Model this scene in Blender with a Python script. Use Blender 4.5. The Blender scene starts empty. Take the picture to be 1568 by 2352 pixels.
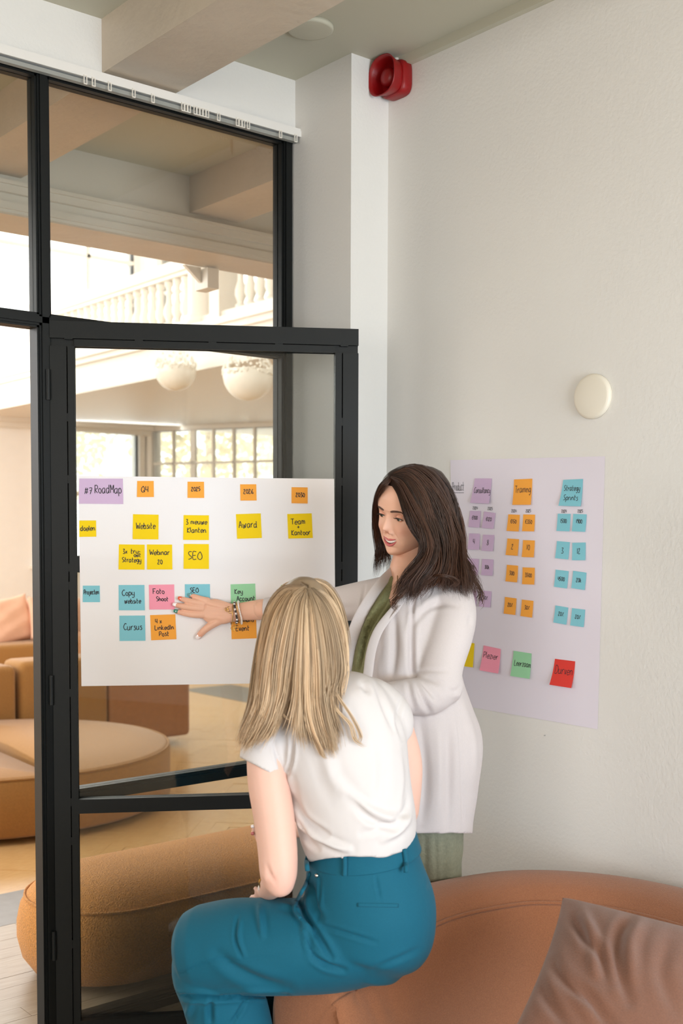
import bpy, bmesh, math, random
import numpy as np
from mathutils import Vector, Matrix, Quaternion
from mathutils.bvhtree import BVHTree
random.seed(4); rng = np.random.default_rng(4)
sc = bpy.context.scene
COL = sc.collection

# ---------------------------------------------------------------- camera
FPX, PX0, PY0 = 2650.0, 784.0, 1366.5
def _rot(p, r, y):
    a, b = np.cos(y), np.sin(y); cp, sp = np.cos(p), np.sin(p); cr, sr = np.cos(r), np.sin(r)
    return (np.array([[cr, 0, sr], [0, 1, 0], [-sr, 0, cr]]) @ np.array([[1, 0, 0], [0, cp, sp], [0, -sp, cp]])
            @ np.array([[a, b, 0], [-b, a, 0], [0, 0, 1]]))
CR, CF, CU = _rot(-.0532, .003, -.69398)
CAM = np.array([0, 0, 1.56])
cam = bpy.data.cameras.new('camera'); camo = bpy.data.objects.new('camera', cam); COL.objects.link(camo)
m4 = Matrix([[CR[i], CU[i], -CF[i], CAM[i]] for i in range(3)] + [[0, 0, 0, 1]])
camo.matrix_world = m4
cam.sensor_fit = 'VERTICAL'; cam.sensor_height = 36; cam.lens = FPX / 2352 * 36
cam.shift_y = (PY0 - 1176) / 2352; cam.clip_start = .05; cam.clip_end = 200
cam.dof.use_dof = True; cam.dof.focus_distance = 3.25; cam.dof.aperture_fstop = 4.0
sc.camera = camo

# ---------------------------------------------------------------- world, lights, exposure
sc.view_settings.view_transform = 'Standard'; sc.view_settings.look = 'None'
sc.view_settings.gamma = 1; sc.view_settings.use_curve_mapping = False
sc.view_settings.exposure = 0.0
sc.cycles.use_denoising = True
sc.cycles.max_bounces = 10; sc.cycles.diffuse_bounces = 5; sc.cycles.transparent_max_bounces = 16
sc.cycles.caustics_reflective = False; sc.cycles.caustics_refractive = False
sc.cycles.sample_clamp_indirect = 6
W = bpy.data.worlds.new('sky'); sc.world = W; W.use_nodes = True
W.node_tree.nodes['Background'].inputs[0].default_value = (1.0, .985, .965, 1)
W.node_tree.nodes['Background'].inputs[1].default_value = 3.4
def area(name, loc, aim, sx, sy, e, col):
    l = bpy.data.lights.new(name, 'AREA'); l.shape = 'RECTANGLE'; l.size = sx; l.size_y = sy; l.energy = e; l.color = col
    o = bpy.data.objects.new(name, l); COL.objects.link(o); o.location = loc
    o.rotation_euler = (Vector(aim) - Vector(loc)).to_track_quat('-Z', 'Y').to_euler(); return o
area('window_daylight', (1.32, -2.72, .75), (1.7, 3, .6), 2.2, 1.1, 112, (.52, .77, 1.0))
area('window_daylight', (1.32, -2.72, 1.9), (1.5, 3, 1.3), 2.2, 1.1, 74, (1.0, .93, .86))
area('window_daylight', (-2.9, -.3, 1.75), (2, .6, 1.2), 2.2, 1.9, 62, (1.0, .95, .89))
area('atrium_daylight', (5.6, 14.6, 4.6), (3.5, 6, 1), 8.0, 3.4, 860, (.97, .98, 1))
area('atrium_daylight', (-1.6, 9.0, 3.6), (4, 7, 1), 8.0, 4.0, 330, (.96, .98, 1))

# ---------------------------------------------------------------- helpers
def ray(px, py): return CF + (px - PX0) / FPX * CR - (py - PY0) / FPX * CU
def P(px, py, t): return CAM + t * ray(px, py)
def on(px, py, ax, v):
    d = ray(px, py); return CAM + (v - CAM[ax]) / d[ax] * d
def proj(V):
    c = (np.asarray(V) - CAM) @ np.array([CR, CF, CU]).T
    return np.stack([PX0 + FPX * c[:, 0] / c[:, 1], PY0 - FPX * c[:, 2] / c[:, 1], c[:, 1]], 1)
def lin(c):
    c = [x / 255 for x in c]
    return tuple(x / 12.92 if x <= .04045 else ((x + .055) / 1.055) ** 2.4 for x in c) + (1,)

def mat(name, col, rough=.6, var=0.0, vscale=8, bump=0.0, bscale=200, metal=0, sheen=0, attr=None, spec=.5, coat=0, bdist=.002, col2=None, trans=0, stretch=None, detail=4):
    m = bpy.data.materials.new(name); m.use_nodes = True; nt = m.node_tree; b = nt.nodes['Principled BSDF']
    b.inputs['Roughness'].default_value = rough; b.inputs['Metallic'].default_value = metal
    b.inputs['Specular IOR Level'].default_value = spec
    b.inputs['Coat Weight'].default_value = coat
    if sheen: b.inputs['Sheen Weight'].default_value = sheen; b.inputs['Sheen Roughness'].default_value = .5
    c = lin(col); b.inputs['Base Color'].default_value = c
    tc = nt.nodes.new('ShaderNodeTexCoord'); src = tc.outputs['Object']
    if stretch:
        mp = nt.nodes.new('ShaderNodeMapping'); mp.inputs['Scale'].default_value = stretch
        nt.links.new(src, mp.inputs[0]); src = mp.outputs[0]
    out = None
    if var or col2:
        n = nt.nodes.new('ShaderNodeTexNoise'); n.inputs['Scale'].default_value = vscale; n.inputs['Detail'].default_value = detail
        nt.links.new(src, n.inputs['Vector'])
        r = nt.nodes.new('ShaderNodeMix'); r.data_type = 'RGBA'
        c2 = lin(col2) if col2 else tuple(min(1, x * (1 + var)) for x in c[:3]) + (1,)
        c1 = c if col2 else tuple(x * (1 - var) for x in c[:3]) + (1,)
        r.inputs['A'].default_value = c1; r.inputs['B'].default_value = c2
        rp = nt.nodes.new('ShaderNodeMapRange'); rp.inputs['From Min'].default_value = .3; rp.inputs['From Max'].default_value = .7
        nt.links.new(n.outputs['Fac'], rp.inputs['Value']); nt.links.new(rp.outputs['Result'], r.inputs['Factor'])
        out = r.outputs['Result']
    if attr:
        a = nt.nodes.new('ShaderNodeAttribute'); a.attribute_name = attr
        if out is None: out = a.outputs['Color']
        else:
            mm = nt.nodes.new('ShaderNodeMix'); mm.data_type = 'RGBA'; mm.blend_type = 'MULTIPLY'; mm.inputs['Factor'].default_value = 1
            nt.links.new(out, mm.inputs['A']); nt.links.new(a.outputs['Color'], mm.inputs['B']); out = mm.outputs['Result']
    if out is not None: nt.links.new(out, b.inputs['Base Color'])
    if bump:
        n = nt.nodes.new('ShaderNodeTexNoise'); n.inputs['Scale'].default_value = bscale; n.inputs['Detail'].default_value = 3
        nt.links.new(src, n.inputs['Vector'])
        bp = nt.nodes.new('ShaderNodeBump'); bp.inputs['Strength'].default_value = bump; bp.inputs['Distance'].default_value = bdist
        nt.links.new(n.outputs['Fac'], bp.inputs['Height']); nt.links.new(bp.outputs['Normal'], b.inputs['Normal'])
    if trans:
        tr = nt.nodes.new('ShaderNodeBsdfTranslucent'); tr.inputs['Color'].default_value = c
        mx = nt.nodes.new('ShaderNodeMixShader'); mx.inputs[0].default_value = trans
        nt.links.new(b.outputs[0], mx.inputs[1]); nt.links.new(tr.outputs[0], mx.inputs[2])
        nt.links.new(mx.outputs[0], nt.nodes['Material Output'].inputs['Surface'])
    return m
def glassmat():
    m = bpy.data.materials.new('clear glass'); m.use_nodes = True; nt = m.node_tree; nt.nodes.remove(nt.nodes['Principled BSDF'])
    t = nt.nodes.new('ShaderNodeBsdfTransparent'); t.inputs[0].default_value = (.95, .96, .95, 1)
    g = nt.nodes.new('ShaderNodeBsdfGlossy'); g.inputs['Roughness'].default_value = .0
    f = nt.nodes.new('ShaderNodeFresnel'); f.inputs[0].default_value = 1.5
    x = nt.nodes.new('ShaderNodeMixShader'); nt.links.new(f.outputs[0], x.inputs[0]); nt.links.new(t.outputs[0], x.inputs[1]); nt.links.new(g.outputs[0], x.inputs[2])
    nt.links.new(x.outputs[0], nt.nodes['Material Output'].inputs['Surface']); return m
MT = {}
MT['glass'] = glassmat()
MT['wall'] = mat('painted plaster wall', (220, 217, 212), .75, var=.012, vscale=2.5, bump=.35, bscale=90, bdist=.003)
MT['ceil'] = mat('painted ceiling', (188, 184, 166), .7, bump=.2, bscale=60)
MT['beam'] = mat('brushed beam paint', (196, 182, 164), .42, bump=.5, bscale=22, bdist=.006, var=.05, vscale=5)
MT['white'] = mat('white woodwork', (232, 226, 216), .5)
MT['cream'] = mat('cream far plaster', (246, 244, 240), .7, var=.01)
MT['girder'] = mat('girder paint', (204, 198, 186), .35)
MT['black'] = mat('black powder coated steel', (9, 12, 11), .48, bump=.25, bscale=700, bdist=.0006, spec=.28)
MT['gap'] = mat('dark groove', (6, 6, 6), .9)
MT['rail'] = mat('white plastic rail', (226, 222, 216), .4)
MT['grey'] = mat('grey rail face', (150, 150, 144), .5)
MT['rust'] = mat('rust wool felt', (152, 98, 66), .95, var=.16, vscale=380, bump=.8, bscale=420, sheen=.25, bdist=.002)
MT['ochre'] = mat('ochre boucle', (208, 142, 66), .95, var=.22, vscale=170, bump=1.0, bscale=190, sheen=.2, bdist=.007)
MT['orange'] = mat('orange felt', (156, 112, 58), .95, var=.08, vscale=90, bump=.4, bscale=200, sheen=.2)
MT['brownfelt'] = mat('brown felt', (156, 106, 66), .95, var=.08, vscale=60, bump=.4, bscale=200)
MT['pinkfelt'] = mat('salmon pillow linen', (224, 180, 154), .95, bump=.5, bscale=60, bdist=.006)
MT['oak'] = mat('light oak', (164, 148, 126), .45, col2=(148, 131, 107), vscale=3, stretch=(3, 30, 1))
MT['oak2'] = mat('golden oak', (208, 172, 120), .34, col2=(192, 150, 96), vscale=3, stretch=(6, 30, 1))
MT['band'] = mat('grey floor strip', (122, 118, 112), .5, var=.08, vscale=20)
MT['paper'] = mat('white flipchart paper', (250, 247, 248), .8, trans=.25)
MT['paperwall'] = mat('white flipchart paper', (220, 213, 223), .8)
MT['ink'] = mat('black marker ink', (24, 20, 30), .6)
MT['red'] = mat('red plastic', (140, 3, 8), .42, bump=.2, bscale=300)
MT['disc'] = mat('cream plastic', (224, 216, 200), .45)
MT['chrome'] = mat('bright metal', (210, 205, 195), .2, metal=1)
MT['gold'] = mat('gold', (214, 172, 96), .28, metal=1)
MT['globe'] = mat('pearl glass beads', (252, 248, 240), .25)

def mesh_obj(name, V, Fs, m=None, parent=None, smooth=False, **kw):
    me = bpy.data.meshes.new(name); me.from_pydata([tuple(map(float, v)) for v in V], [], [tuple(map(int, f)) for f in Fs])
    return link(name, me, m, parent, smooth, **kw)
def link(name, me, m=None, parent=None, smooth=False, label=None, cat=None, group=None, kind=None):
    if m is not None and not me.materials: me.materials.append(MT[m] if isinstance(m, str) else m)
    if smooth: me.polygons.foreach_set('use_smooth', [True] * len(me.polygons))
    me.update(); o = bpy.data.objects.new(name, me); COL.objects.link(o)
    if parent is not None:
        o.parent = parent; o.matrix_parent_inverse = parent.matrix_world.inverted()
    tag(o, label, cat, group, kind); return o
def tag(o, label=None, cat=None, group=None, kind=None):
    for k, v in (('label', label), ('category', cat), ('group', group), ('kind', kind)):
        if v: o[k] = v
def empty(name, loc, label=None, cat=None, group=None, kind=None):
    o = bpy.data.objects.new(name, None); COL.objects.link(o); o.location = tuple(map(float, loc)); o.empty_display_size = .1
    o.matrix_world = Matrix.Translation(tuple(map(float, loc)))
    tag(o, label, cat, group, kind); return o
class MB:
    def __init__(s): s.v = []; s.f = []
    def add(s, V, Fs):
        n = len(s.v); s.v += [tuple(v) for v in V]; s.f += [tuple(i + n for i in f) for f in Fs]; return s
    def box(s, a, b):
        (x0, y0, z0), (x1, y1, z1) = a, b
        V = [(x, y, z) for z in (z0, z1) for y in (y0, y1) for x in (x0, x1)]
        return s.add(V, [(0, 2, 3, 1), (4, 5, 7, 6), (0, 1, 5, 4), (2, 6, 7, 3), (0, 4, 6, 2), (1, 3, 7, 5)])
    def obox(s, o, ax, ay, az, a, b):   # oriented box in local axes
        m = MB().box(a, b); return s.add([np.array(o) + v[0] * ax + v[1] * ay + v[2] * az for v in m.v], m.f)
    def prism(s, pts, z0, z1):
        n = len(pts); V = [(x, y, z0) for x, y in pts] + [(x, y, z1) for x, y in pts]
        return s.add(V, [tuple(range(n))[::-1], tuple(range(n, 2 * n))] + [(i, (i + 1) % n, n + (i + 1) % n, n + i) for i in range(n)])
    def rings(s, R, cap=True, close=False):
        k = len(R[0]); n = len(R); V = [tuple(p) for r in R for p in r]; Fs = []
        for i in range(n if close else n - 1):
            j = (i + 1) % n
            for a in range(k): b = (a + 1) % k; Fs.append((i * k + a, i * k + b, j * k + b, j * k + a))
        if cap and not close: Fs += [tuple(range(k))[::-1], tuple((n - 1) * k + a for a in range(k))]
        return s.add(V, Fs)
    def obj(s, name, m, parent=None, bevel=0, smooth=False, sub=0, **kw):
        me = bpy.data.meshes.new(name); me.from_pydata([tuple(map(float, v)) for v in s.v], [], s.f)
        if bevel:
            bm = bmesh.new(); bm.from_mesh(me)
            bmesh.ops.bevel(bm, geom=bm.edges[:], offset=bevel, segments=2, affect='EDGES', profile=.6); bm.to_mesh(me); bm.free()
        return link(name, me, m, parent, smooth, **kw)
def fixn(me):
    bm = bmesh.new(); bm.from_mesh(me); bmesh.ops.recalc_face_normals(bm, faces=bm.faces[:])
    if bm.calc_volume(signed=True) < 0: bmesh.ops.reverse_faces(bm, faces=bm.faces[:])
    bm.to_mesh(me); bm.free()
def catmull(pts, n):
    pts = np.array(pts, float); k = len(pts)
    if k < 3:
        u = np.linspace(0, 1, n)[:, None]; return pts[0] * (1 - u) + pts[-1] * u
    u = np.linspace(0, k - 1, n); i = np.clip(u.astype(int), 0, k - 2); f = (u - i)[:, None]
    p1 = pts[i]; p2 = pts[i + 1]; p0 = np.where((i > 0)[:, None], pts[np.maximum(i - 1, 0)], 2 * p1 - p2)
    p3 = np.where((i < k - 2)[:, None], pts[np.minimum(i + 2, k - 1)], 2 * p2 - p1)
    return .5 * (2 * p1 + (p2 - p0) * f + (2 * p0 - 5 * p1 + 4 * p2 - p3) * f ** 2 + (3 * p1 - p0 - 3 * p2 + p3) * f ** 3)
def tube_rings(pts, r, k=8, n=None):
    pts = np.array(pts, float); r = np.broadcast_to(np.array(r, float), (len(pts),)) if np.ndim(r) == 0 else np.array(r, float)
    if n:
        q = catmull(np.hstack([pts, r[:, None]]), n); pts, r = q[:, :3], q[:, 3]
    T = np.gradient(pts, axis=0); T /= np.linalg.norm(T, axis=1)[:, None] + 1e-12
    a = np.array([0, 0, 1.]) if abs(T[0][2]) < .9 else np.array([1., 0, 0]); out = []
    for p, t, rr in zip(pts, T, r):
        u = a - (a @ t) * t; u /= np.linalg.norm(u); w = np.cross(t, u); a = u
        out.append([p + rr * (math.cos(x) * u + math.sin(x) * w) for x in np.arange(k) * 2 * math.pi / k])
    return out
def lathe(prof, o, ax, k=40, sx=1, cap=True):
    ax = np.array(ax, float); ax /= np.linalg.norm(ax); a = np.array([0, 0, 1.]) if abs(ax[2]) < .9 else np.array([1., 0, 0])
    u = a - (a @ ax) * ax; u /= np.linalg.norm(u); w = np.cross(ax, u)
    return [[np.array(o) + h * ax + r * (math.cos(x) * u + sx * math.sin(x) * w) for x in np.arange(k) * 2 * math.pi / k] for r, h in prof]

# ---------------------------------------------------------------- room shell
YP, XJ, YF, XW, ZC = 3.223, 2.468, 2.924, 2.63, 3.115
def S(name, m, boxes, **kw):
    mb = MB()
    for a, b in boxes: mb.box(a, b)
    return mb.obj(name, m, kind='structure', **kw)
S('floor', 'oak', [((-3.2, -3.0, -.06), (12, 16, -.004))])
S('ceiling', 'ceil', [((-3.2, -3.0, ZC), (2.9, YP + 1.2, ZC + .2)), ((2.9, YP + .1, ZC), (9, YP + 1.2, ZC + .2))])
# wall over the partition and pier in the corner, wall right, wall left, wall back with a window opening
S('wall_front', 'wall', [((-3.2, YP, 2.937), (XJ, YP + .1, ZC)), ((XJ, YF, 0), (XW + .3, YP + .128, ZC))])
S('wall_right', 'wall', [((XW, -3.0, 0), (XW + .2, YF, ZC))])
S('wall_left', 'wall', [((-3.2, -3.0, 0), (-3.0, -1.6, ZC)), ((-3.2, 1.0, 0), (-3.0, YP, ZC)), ((-3.2, -1.6, 0), (-3.0, 1.0, .8)), ((-3.2, -1.6, 2.75), (-3.0, 1.0, ZC))])
S('wall_back', 'wall', [((-3.2, -3.0, 0), (.2, -2.85, ZC)), ((2.45, -3.0, 0), (XW, -2.85, ZC)), ((.2, -3.0, 0), (2.45, -2.85, .15)), ((.2, -3.0, 2.5), (2.45, -2.85, ZC))])
# ceiling beam over both sides of the glass
q0, q1 = on(234, 168, 1, YP), on(401, 207, 1, YP)
ZB = q0[2]; bx0, bx1 = q0[0], q1[0]
S('trim_1', 'beam', [((bx0, -3.0, ZB), (bx1, YP, ZC))])
S('trim_2', 'beam', [((bx0, YP + .1, ZB), (bx1, YP + 1.2, ZC))])
# cable trunking in the corner between ceiling and right wall
t = S('trim_3', 'ceil', [((XW - .022, -2.8, ZC - .03), (XW, YF, ZC))])
# two small flush plates where the trunking joins and nail hole
mb = MB(); p = on(1252, 1689, 0, XW); mb.rings(lathe([(.0015, 0), (.0018, -.004), (.0012, -.006)], p, (1, 0, 0), 8)); mb.obj('nail', 'grey', label='tiny nail left in the right wall under the paper sheet', cat='nail')

# ---------------------------------------------------------------- steel and glass partition
part = empty('glass_partition', (1.5, YP, 0), 'black steel framed glass partition with tall panes around the open door', 'partition')
def bar(name, x0, x1, z0, z1, vert, y=YP, parent=part, rev=1):
    """T-profile: flat bar with stepped glazing beads"""
    mb = MB(); mb.box((x0, y, z0), (x1, y + .05, z1))
    if vert:
        c = (x0 + x1) / 2; mb.box((c - .011, y - .012, z0), (c + .011, y, z1)); mb.box((x0 + .006, y - .005, z0), (x1 - .006, y, z1))
    else:
        c = (z0 + z1) / 2; mb.box((x0, y - .012, c - .009), (x1, y, c + .009)); mb.box((x0, y - .005, z0 + .006), (x1, y, z1 - .006))
    return mb.obj(name, 'black', parent)
ZT0, ZT1, ZK0, ZK1 = 2.898, 2.937, .724, .767
YQ = YP + .014
for x0, x1 in ((.56, .605), (1.516, 1.562), (2.42, 2.466)): bar('post', x0, x1, 0, ZT1, True, YQ)
bar('head_rail', -.9, 2.466, ZT0, ZT1, False, YQ)
bar('transom', -.9, 2.42, 2.168, 2.212, False, YQ)
bar('lower_rail', 1.562, 2.42, ZK0, ZK1, False, YQ)
bar('lock_rail', 1.562, 2.42, 1.44, 1.489, False, YQ)
bar('sill_rail', 1.562, 2.42, 0, .045, False, YQ)
for a, b, c, d in ((-.9, .56, .02, 2.168), (-.9, .56, 2.212, ZT0), (.605, 1.516, 2.212, ZT0), (1.562, 2.42, 2.212, ZT0), (1.562, 2.42, 1.489, 2.168), (1.562, 2.42, ZK1, 1.44), (1.562, 2.42, .045, ZK0)):
    mb = MB(); mb.box((a, YQ + .02, c), (b, YQ + .026, d)); mb.obj('glass_pane', 'glass', part)
S('wall_partition_end', 'wall', [((-3.2, YP, 0), (-.9, YP + .1, ZC))])

# ---------------------------------------------------------------- open door leaf
DA = -.5557
DD = np.array([math.cos(DA), math.sin(DA), 0]); DN = np.array([-DD[1], DD[0], 0])   # DN points away from the camera
DH = np.array([1.549, 3.223, 0])
DZ = np.array([0, 0, 1.])
def dpl(px, py, off=0.0):            # point on the door face
    d = ray(px, py); o = DH - DN * off; return CAM + ((o - CAM) @ DN) / (d @ DN) * d
door = empty('glass_door', DH, 'open black steel glass door leaf with slotted frame holding the large paper', 'door')
def dbox(name, m, bs, parent=door):
    mb = MB()
    for a, b in bs: mb.obox(DH, DD, DN, DZ, a, b)
    return mb.obj(name, m, parent)
DW, DT, ST = .93, 2.19, .072
GB = .020                                            # glazing bead width beside the slot
g = .0035
def slotted(name, a, b, horizontal, inner, tabs):
    """frame bar = main bar + bead with a thin slot bridged by small tabs"""
    if horizontal:
        (x0, z0), (x1, z1) = a, b; s = z0 + GB
        bs = [((x0, 0, s + g), (x1, .04, z1)), ((x0 + ST, 0, z0), (x1 - ST, .03, s)), ((x0, .014, z0), (x1, .036, z1))]
        bs += [((t - .012, .001, s), (t + .012, .02, s + g)) for t in tabs]
    else:
        (x0, z0), (x1, z1) = a, b
        if inner > 0: s = x1 - GB; bs = [((x0, 0, z0), (s - g, .04, z1)), ((s, 0, z0), (x1, .03, z1)), ((x0, .014, z0), (x1, .036, z1))] + [((s - g, .001, t - .012), (s, .02, t + .012)) for t in tabs]
        else: s = x0 + GB; bs = [((s + g, 0, z0), (x1, .04, z1)), ((x0, 0, z0), (s, .03, z1)), ((x0, .014, z0), (x1, .036, z1))] + [((s, .001, t - .012), (s + g, .02, t + .012)) for t in tabs]
    return dbox(name, 'black', bs)
tabz = [.16, .42, .735, 1.06, 1.40, 1.50, 1.83, 1.95, 1.11]
slotted('hinge_stile', (0.0, .02), (ST, DT - .074), False, 1, [.3, .62, .74, 1.075, 1.40, 1.455, 1.72, 1.905])
slotted('closing_stile', (DW - ST, .02), (DW, DT - .074), False, -1, [.3, .62, .74, 1.075, 1.40, 1.46, 1.72, 1.905])
slotted('top_rail', (0, DT - .074), (DW, DT), True, 0, [.055, .262, .482, .684, .886])
dbox('lock_rail', 'black', [((ST, 0, 1.44), (DW - ST, .04, 1.489))])
dbox('lower_rail', 'black', [((ST, 0, .704), (DW - ST, .04, .747))])
dbox('bottom_rail', 'black', [((ST, 0, .01), (DW - ST, .04, .058))])
for z0, z1 in ((.058, .704), (.747, 1.44), (1.489, DT - .074)):
    dbox('glass_pane', 'glass', [((ST, .022, z0), (DW - ST, .028, z1))])
for z in (.30, 1.085, 2.0):
    mb = MB(); mb.rings(tube_rings([DH + DZ * (z - .045) - DN * .006 - DD * .004, DH + DZ * (z + .045) - DN * .006 - DD * .004], .0065, 12)); mb.obj('hinge', 'black', door)
h = empty('x', (0, 0, 0)); bpy.data.objects.remove(h)
mb = MB(); mb.rings(tube_rings([DH + DD * (DW - .03) - DN * a + DZ * .98 for a in (0, .045)], .009, 14)); mb.rings(tube_rings([DH + DD * (DW - .03 - a) - DN * .045 + DZ * .98 for a in (-.008, .11)], .009, 14)); mb.obj('handle', 'black', door, smooth=True)

# ---------------------------------------------------------------- curtain rail with gliders
cr = empty('curtain_rail', (XJ, YP, 2.95), 'white curtain track with small gliders running above the black partition', 'curtain track')
p0, p1 = on(0, 104, 1, YP - .02), on(693, 299, 1, YP - .02); zr = (p0[2] + p1[2]) / 2; zr2 = on(330, 207, 1, YP - .02)[2]
mb = MB(); mb.box((-.9, YP - .03, zr - .024), (XJ + .028, YP - .001, zr)); mb.box((-.9, YP - .034, zr - .028), (XJ + .028, YP - .028, zr - .008)); mb.obj('track', 'rail', cr)
mb = MB(); mb.box((-.9, YP - .02, zr - .043), (XJ - .002, YP - .002, zr - .031)); mb.obj('track_lip', 'grey', cr)
mb = MB(); mb.box((XJ + .004, YP - .036, zr - .030), (XJ + .03, YP - .001, zr + .002)); mb.obj('end_cap', 'rail', cr, bevel=.001)
gl = None
for gx in (194, 213, 250, 305, 349, 418, 425, 432, 446, 453, 460, 467, 474, 500, 543, 550, 557, 568, 642, 677):
    x = on(gx, 118 + gx * .2825, 1, YP - .03)[0]
    if gl is None:
        mb = MB()
        for a, b in (((-.0055, -.035), (-.0035, -.008)), ((.0035, -.035), (.0055, -.008)), ((-.0055, -.035), (.0055, -.0325)), ((-.0055, -.0105), (.0055, -.008))):
            mb.box((a[0], -.003, a[1]), (b[0], .001, b[1]))
        gl = mb.obj('glider', 'white', cr); o = gl
    else:
        o = gl.copy(); COL.objects.link(o)
    o.location = (x, YP - .034, zr - .016); o.matrix_parent_inverse = cr.matrix_world.inverted()
mb = MB(); mb.rings(lathe([(.003, 0), (.008, -.002), (.009, -.01), (.005, -.018), (.002, -.02)], (XJ + .015, YP - .02, zr - .03), (0, 0, 1), 16)); mb.obj('screw_hook', 'chrome', cr, smooth=True)

# ---------------------------------------------------------------- ceiling detector, alarm sounder, wall disc
c = on(712, 60, 2, ZC)
mb = MB(); mb.rings(lathe([(.072, 0), (.072, -.008), (.070, -.0135), (.064, -.0145), (.02, -.016), (.001, -.0162)], c, (0, 0, 1), 56)); o = mb.obj('ceiling_disc', 'ceil', label='flat round ceiling fitting beside the beam', cat='ceiling fitting'); o.data.polygons.foreach_set('use_smooth', [True] * len(o.data.polygons)); fixn(o.data)
c = on(1364, 911, 0, XW)
mb = MB(); mb.rings(lathe([(.062, 0), (.063, .004), (.063, .010), (.060, .0145), (.054, .0165), (.02, .018), (.001, .0182)], c, (-1, 0, 0), 64)); o = mb.obj('wall_disc', 'disc', smooth=True, label='round cream plastic disc mounted on the right wall above the paper sheet', cat='wall fitting'); fixn(o.data)
# alarm
ac = on(921, 188, 0, XW)
al = empty('alarm_sounder', ac, 'red fire alarm sounder with round horn high in the corner', 'alarm')
def sq(r, h, p, k=48, wz=1.0):   # superellipse ring in the wall's plane
    out = []
    for x in np.arange(k) * 2 * math.pi / k:
        cx, sx = math.cos(x), math.sin(x); q = (abs(cx) ** p + abs(sx) ** p) ** (-1 / p)
        out.append(ac + np.array([-h, r * q * cx, r * q * sx * wz]))
    return out
mb = MB(); mb.rings([sq(.052, 0, 4), sq(.056, .004, 4), sq(.056, .034, 4), sq(.054, .040, 3.4)]); o = mb.obj('back_box', 'red', al, smooth=True); fixn(o.data)
mb = MB(); mb.rings([sq(.050, .038, 3.2), sq(.051, .044, 3.0), sq(.055, .060, 2.7), sq(.062, .082, 2.5), sq(.064, .088, 2.5), sq(.061, .088, 2.5), sq(.056, .074, 2.4), sq(.049, .050, 2.3), sq(.045, .030, 2.2), sq(.02, .026, 2.2)]); o = mb.obj('horn', 'red', al, smooth=True); fixn(o.data)
mb = MB(); mb.rings(lathe([(.031, .026), (.031, .054), (.028, .066), (.018, .074), (.001, .076)], ac, (-1, 0, 0), 40)); o = mb.obj('diaphragm', 'red', al, smooth=True); fixn(o.data)
mb = MB(); mb.rings(lathe([(.009, .05), (.009, .062), (.011, .062), (.011, .068), (.008, .069), (.008, .074)], ac + np.array([-.022, 0, 0]), (0, 0, 1), 16)); mb.obj('cable_gland', 'white', al, smooth=True)

# ---------------------------------------------------------------- far hall
GY0, GY1 = 4.37, 4.645
b2 = on(434, 489, 1, GY0)
S('trim_4', 'beam', [((2.765, YP + .128, 2.958), (3.02, GY0, ZC))])
S('trim_5', 'girder', [((-3.2, GY0, 2.813), (9, GY1, ZC + .35)), ((-3.2, GY0 - .022, 2.885), (9, GY0, 2.925)), ((-3.2, GY0 - .010, 2.825), (9, GY0, 2.853)), ((-3.2, GY0 - .034, 2.915), (9, GY0, 2.930))])
S('trim_6', 'beam', [((-3.2, GY0 + .004, 2.806), (9, GY1 - .004, 2.813))])
FX, FY, ZH = 6.1, 15.0, 6.6
S('ceiling_hall', 'white', [((-4.2, GY0, ZH), (12.2, 16, ZH + .2))])
S('wall_hall_left', 'cream', [((-4.2, YP, 0), (-4.0, 16, 1.0)), ((-4.2, YP, 5.4), (-4.0, 16, ZH)), ((-4.2, YP, 0), (-4.0, 4.6, ZH)), ((-4.2, 13, 0), (-4.0, 16, ZH))])
S('wall_hall_front', 'cream', [((-4.2, GY0, ZC + .3), (12.2, GY1, ZH))])
S('wall_hall_right', 'cream', [((11.9, YP, 0), (12.1, 16, ZH)), ((XW + .3, YP, 0), (9, YP + .1, ZC))])
# balcony slab with stepped fascia
S('trim_7', 'white', [((FX, GY1, 3.11), (12, FY, 3.2)), ((FX, GY1, 3.2), (FX + .3, FY, 3.56)), ((FX - .06, GY1, 3.11), (FX, FY, 3.16)), ((FX - .03, GY1, 3.16), (FX, FY, 3.20)), ((FX - .07, GY1, 3.50), (FX + .3, FY, 3.56)), ((FX - .04, GY1, 3.44), (FX, FY, 3.5)), ((FX, GY1, 3.5), (12, FY, 3.56))])
bal = empty('balustrade', (FX + .1, 9, 3.56), 'white turned baluster railing along the upper gallery', 'balustrade')
mb = MB(); mb.box((FX + .02, GY1, 4.14), (FX + .2, FY, 4.25)); mb.box((FX + .05, GY1, 4.10), (FX + .17, FY, 4.14)); mb.obj('handrail', 'white', bal)
mb = MB(); mb.box((FX + .03, GY1, 3.56), (FX + .19, FY, 3.64)); mb.obj('plinth_rail', 'white', bal)
prof = [(.05, 0), (.05, .04), (.03, .05), (.034, .07), (.056, .13), (.052, .18), (.030, .25), (.026, .31), (.036, .33), (.036, .345), (.026, .36), (.03, .40), (.045, .42), (.045, .46)]
bme = None
for i, y in enumerate(np.arange(7.2, 14.4, .158)):
    if 9.08 < y < 9.80: continue
    if bme is None:
        mb = MB(); mb.rings(lathe(prof, (0, 0, 0), (0, 0, 1), 12)); o = mb.obj('baluster', 'white', bal, smooth=True); bme = o.data
    else: o = bpy.data.objects.new('baluster', bme); COL.objects.link(o); o.parent = bal
    o.location = (FX + .11, y, 3.64); o.matrix_parent_inverse = bal.matrix_world.inverted()
mb = MB(); mb.rings(lathe([(.17, 3.56), (.17, 3.66), (.14, 3.68), (.135, 5.9), (.17, 5.95), (.19, 6.05), (.19, ZH)], (FX + .12, 9.60, 0), (0, 0, 1), 32)); mb.obj('column', 'white', kind='structure', smooth=True)
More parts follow.
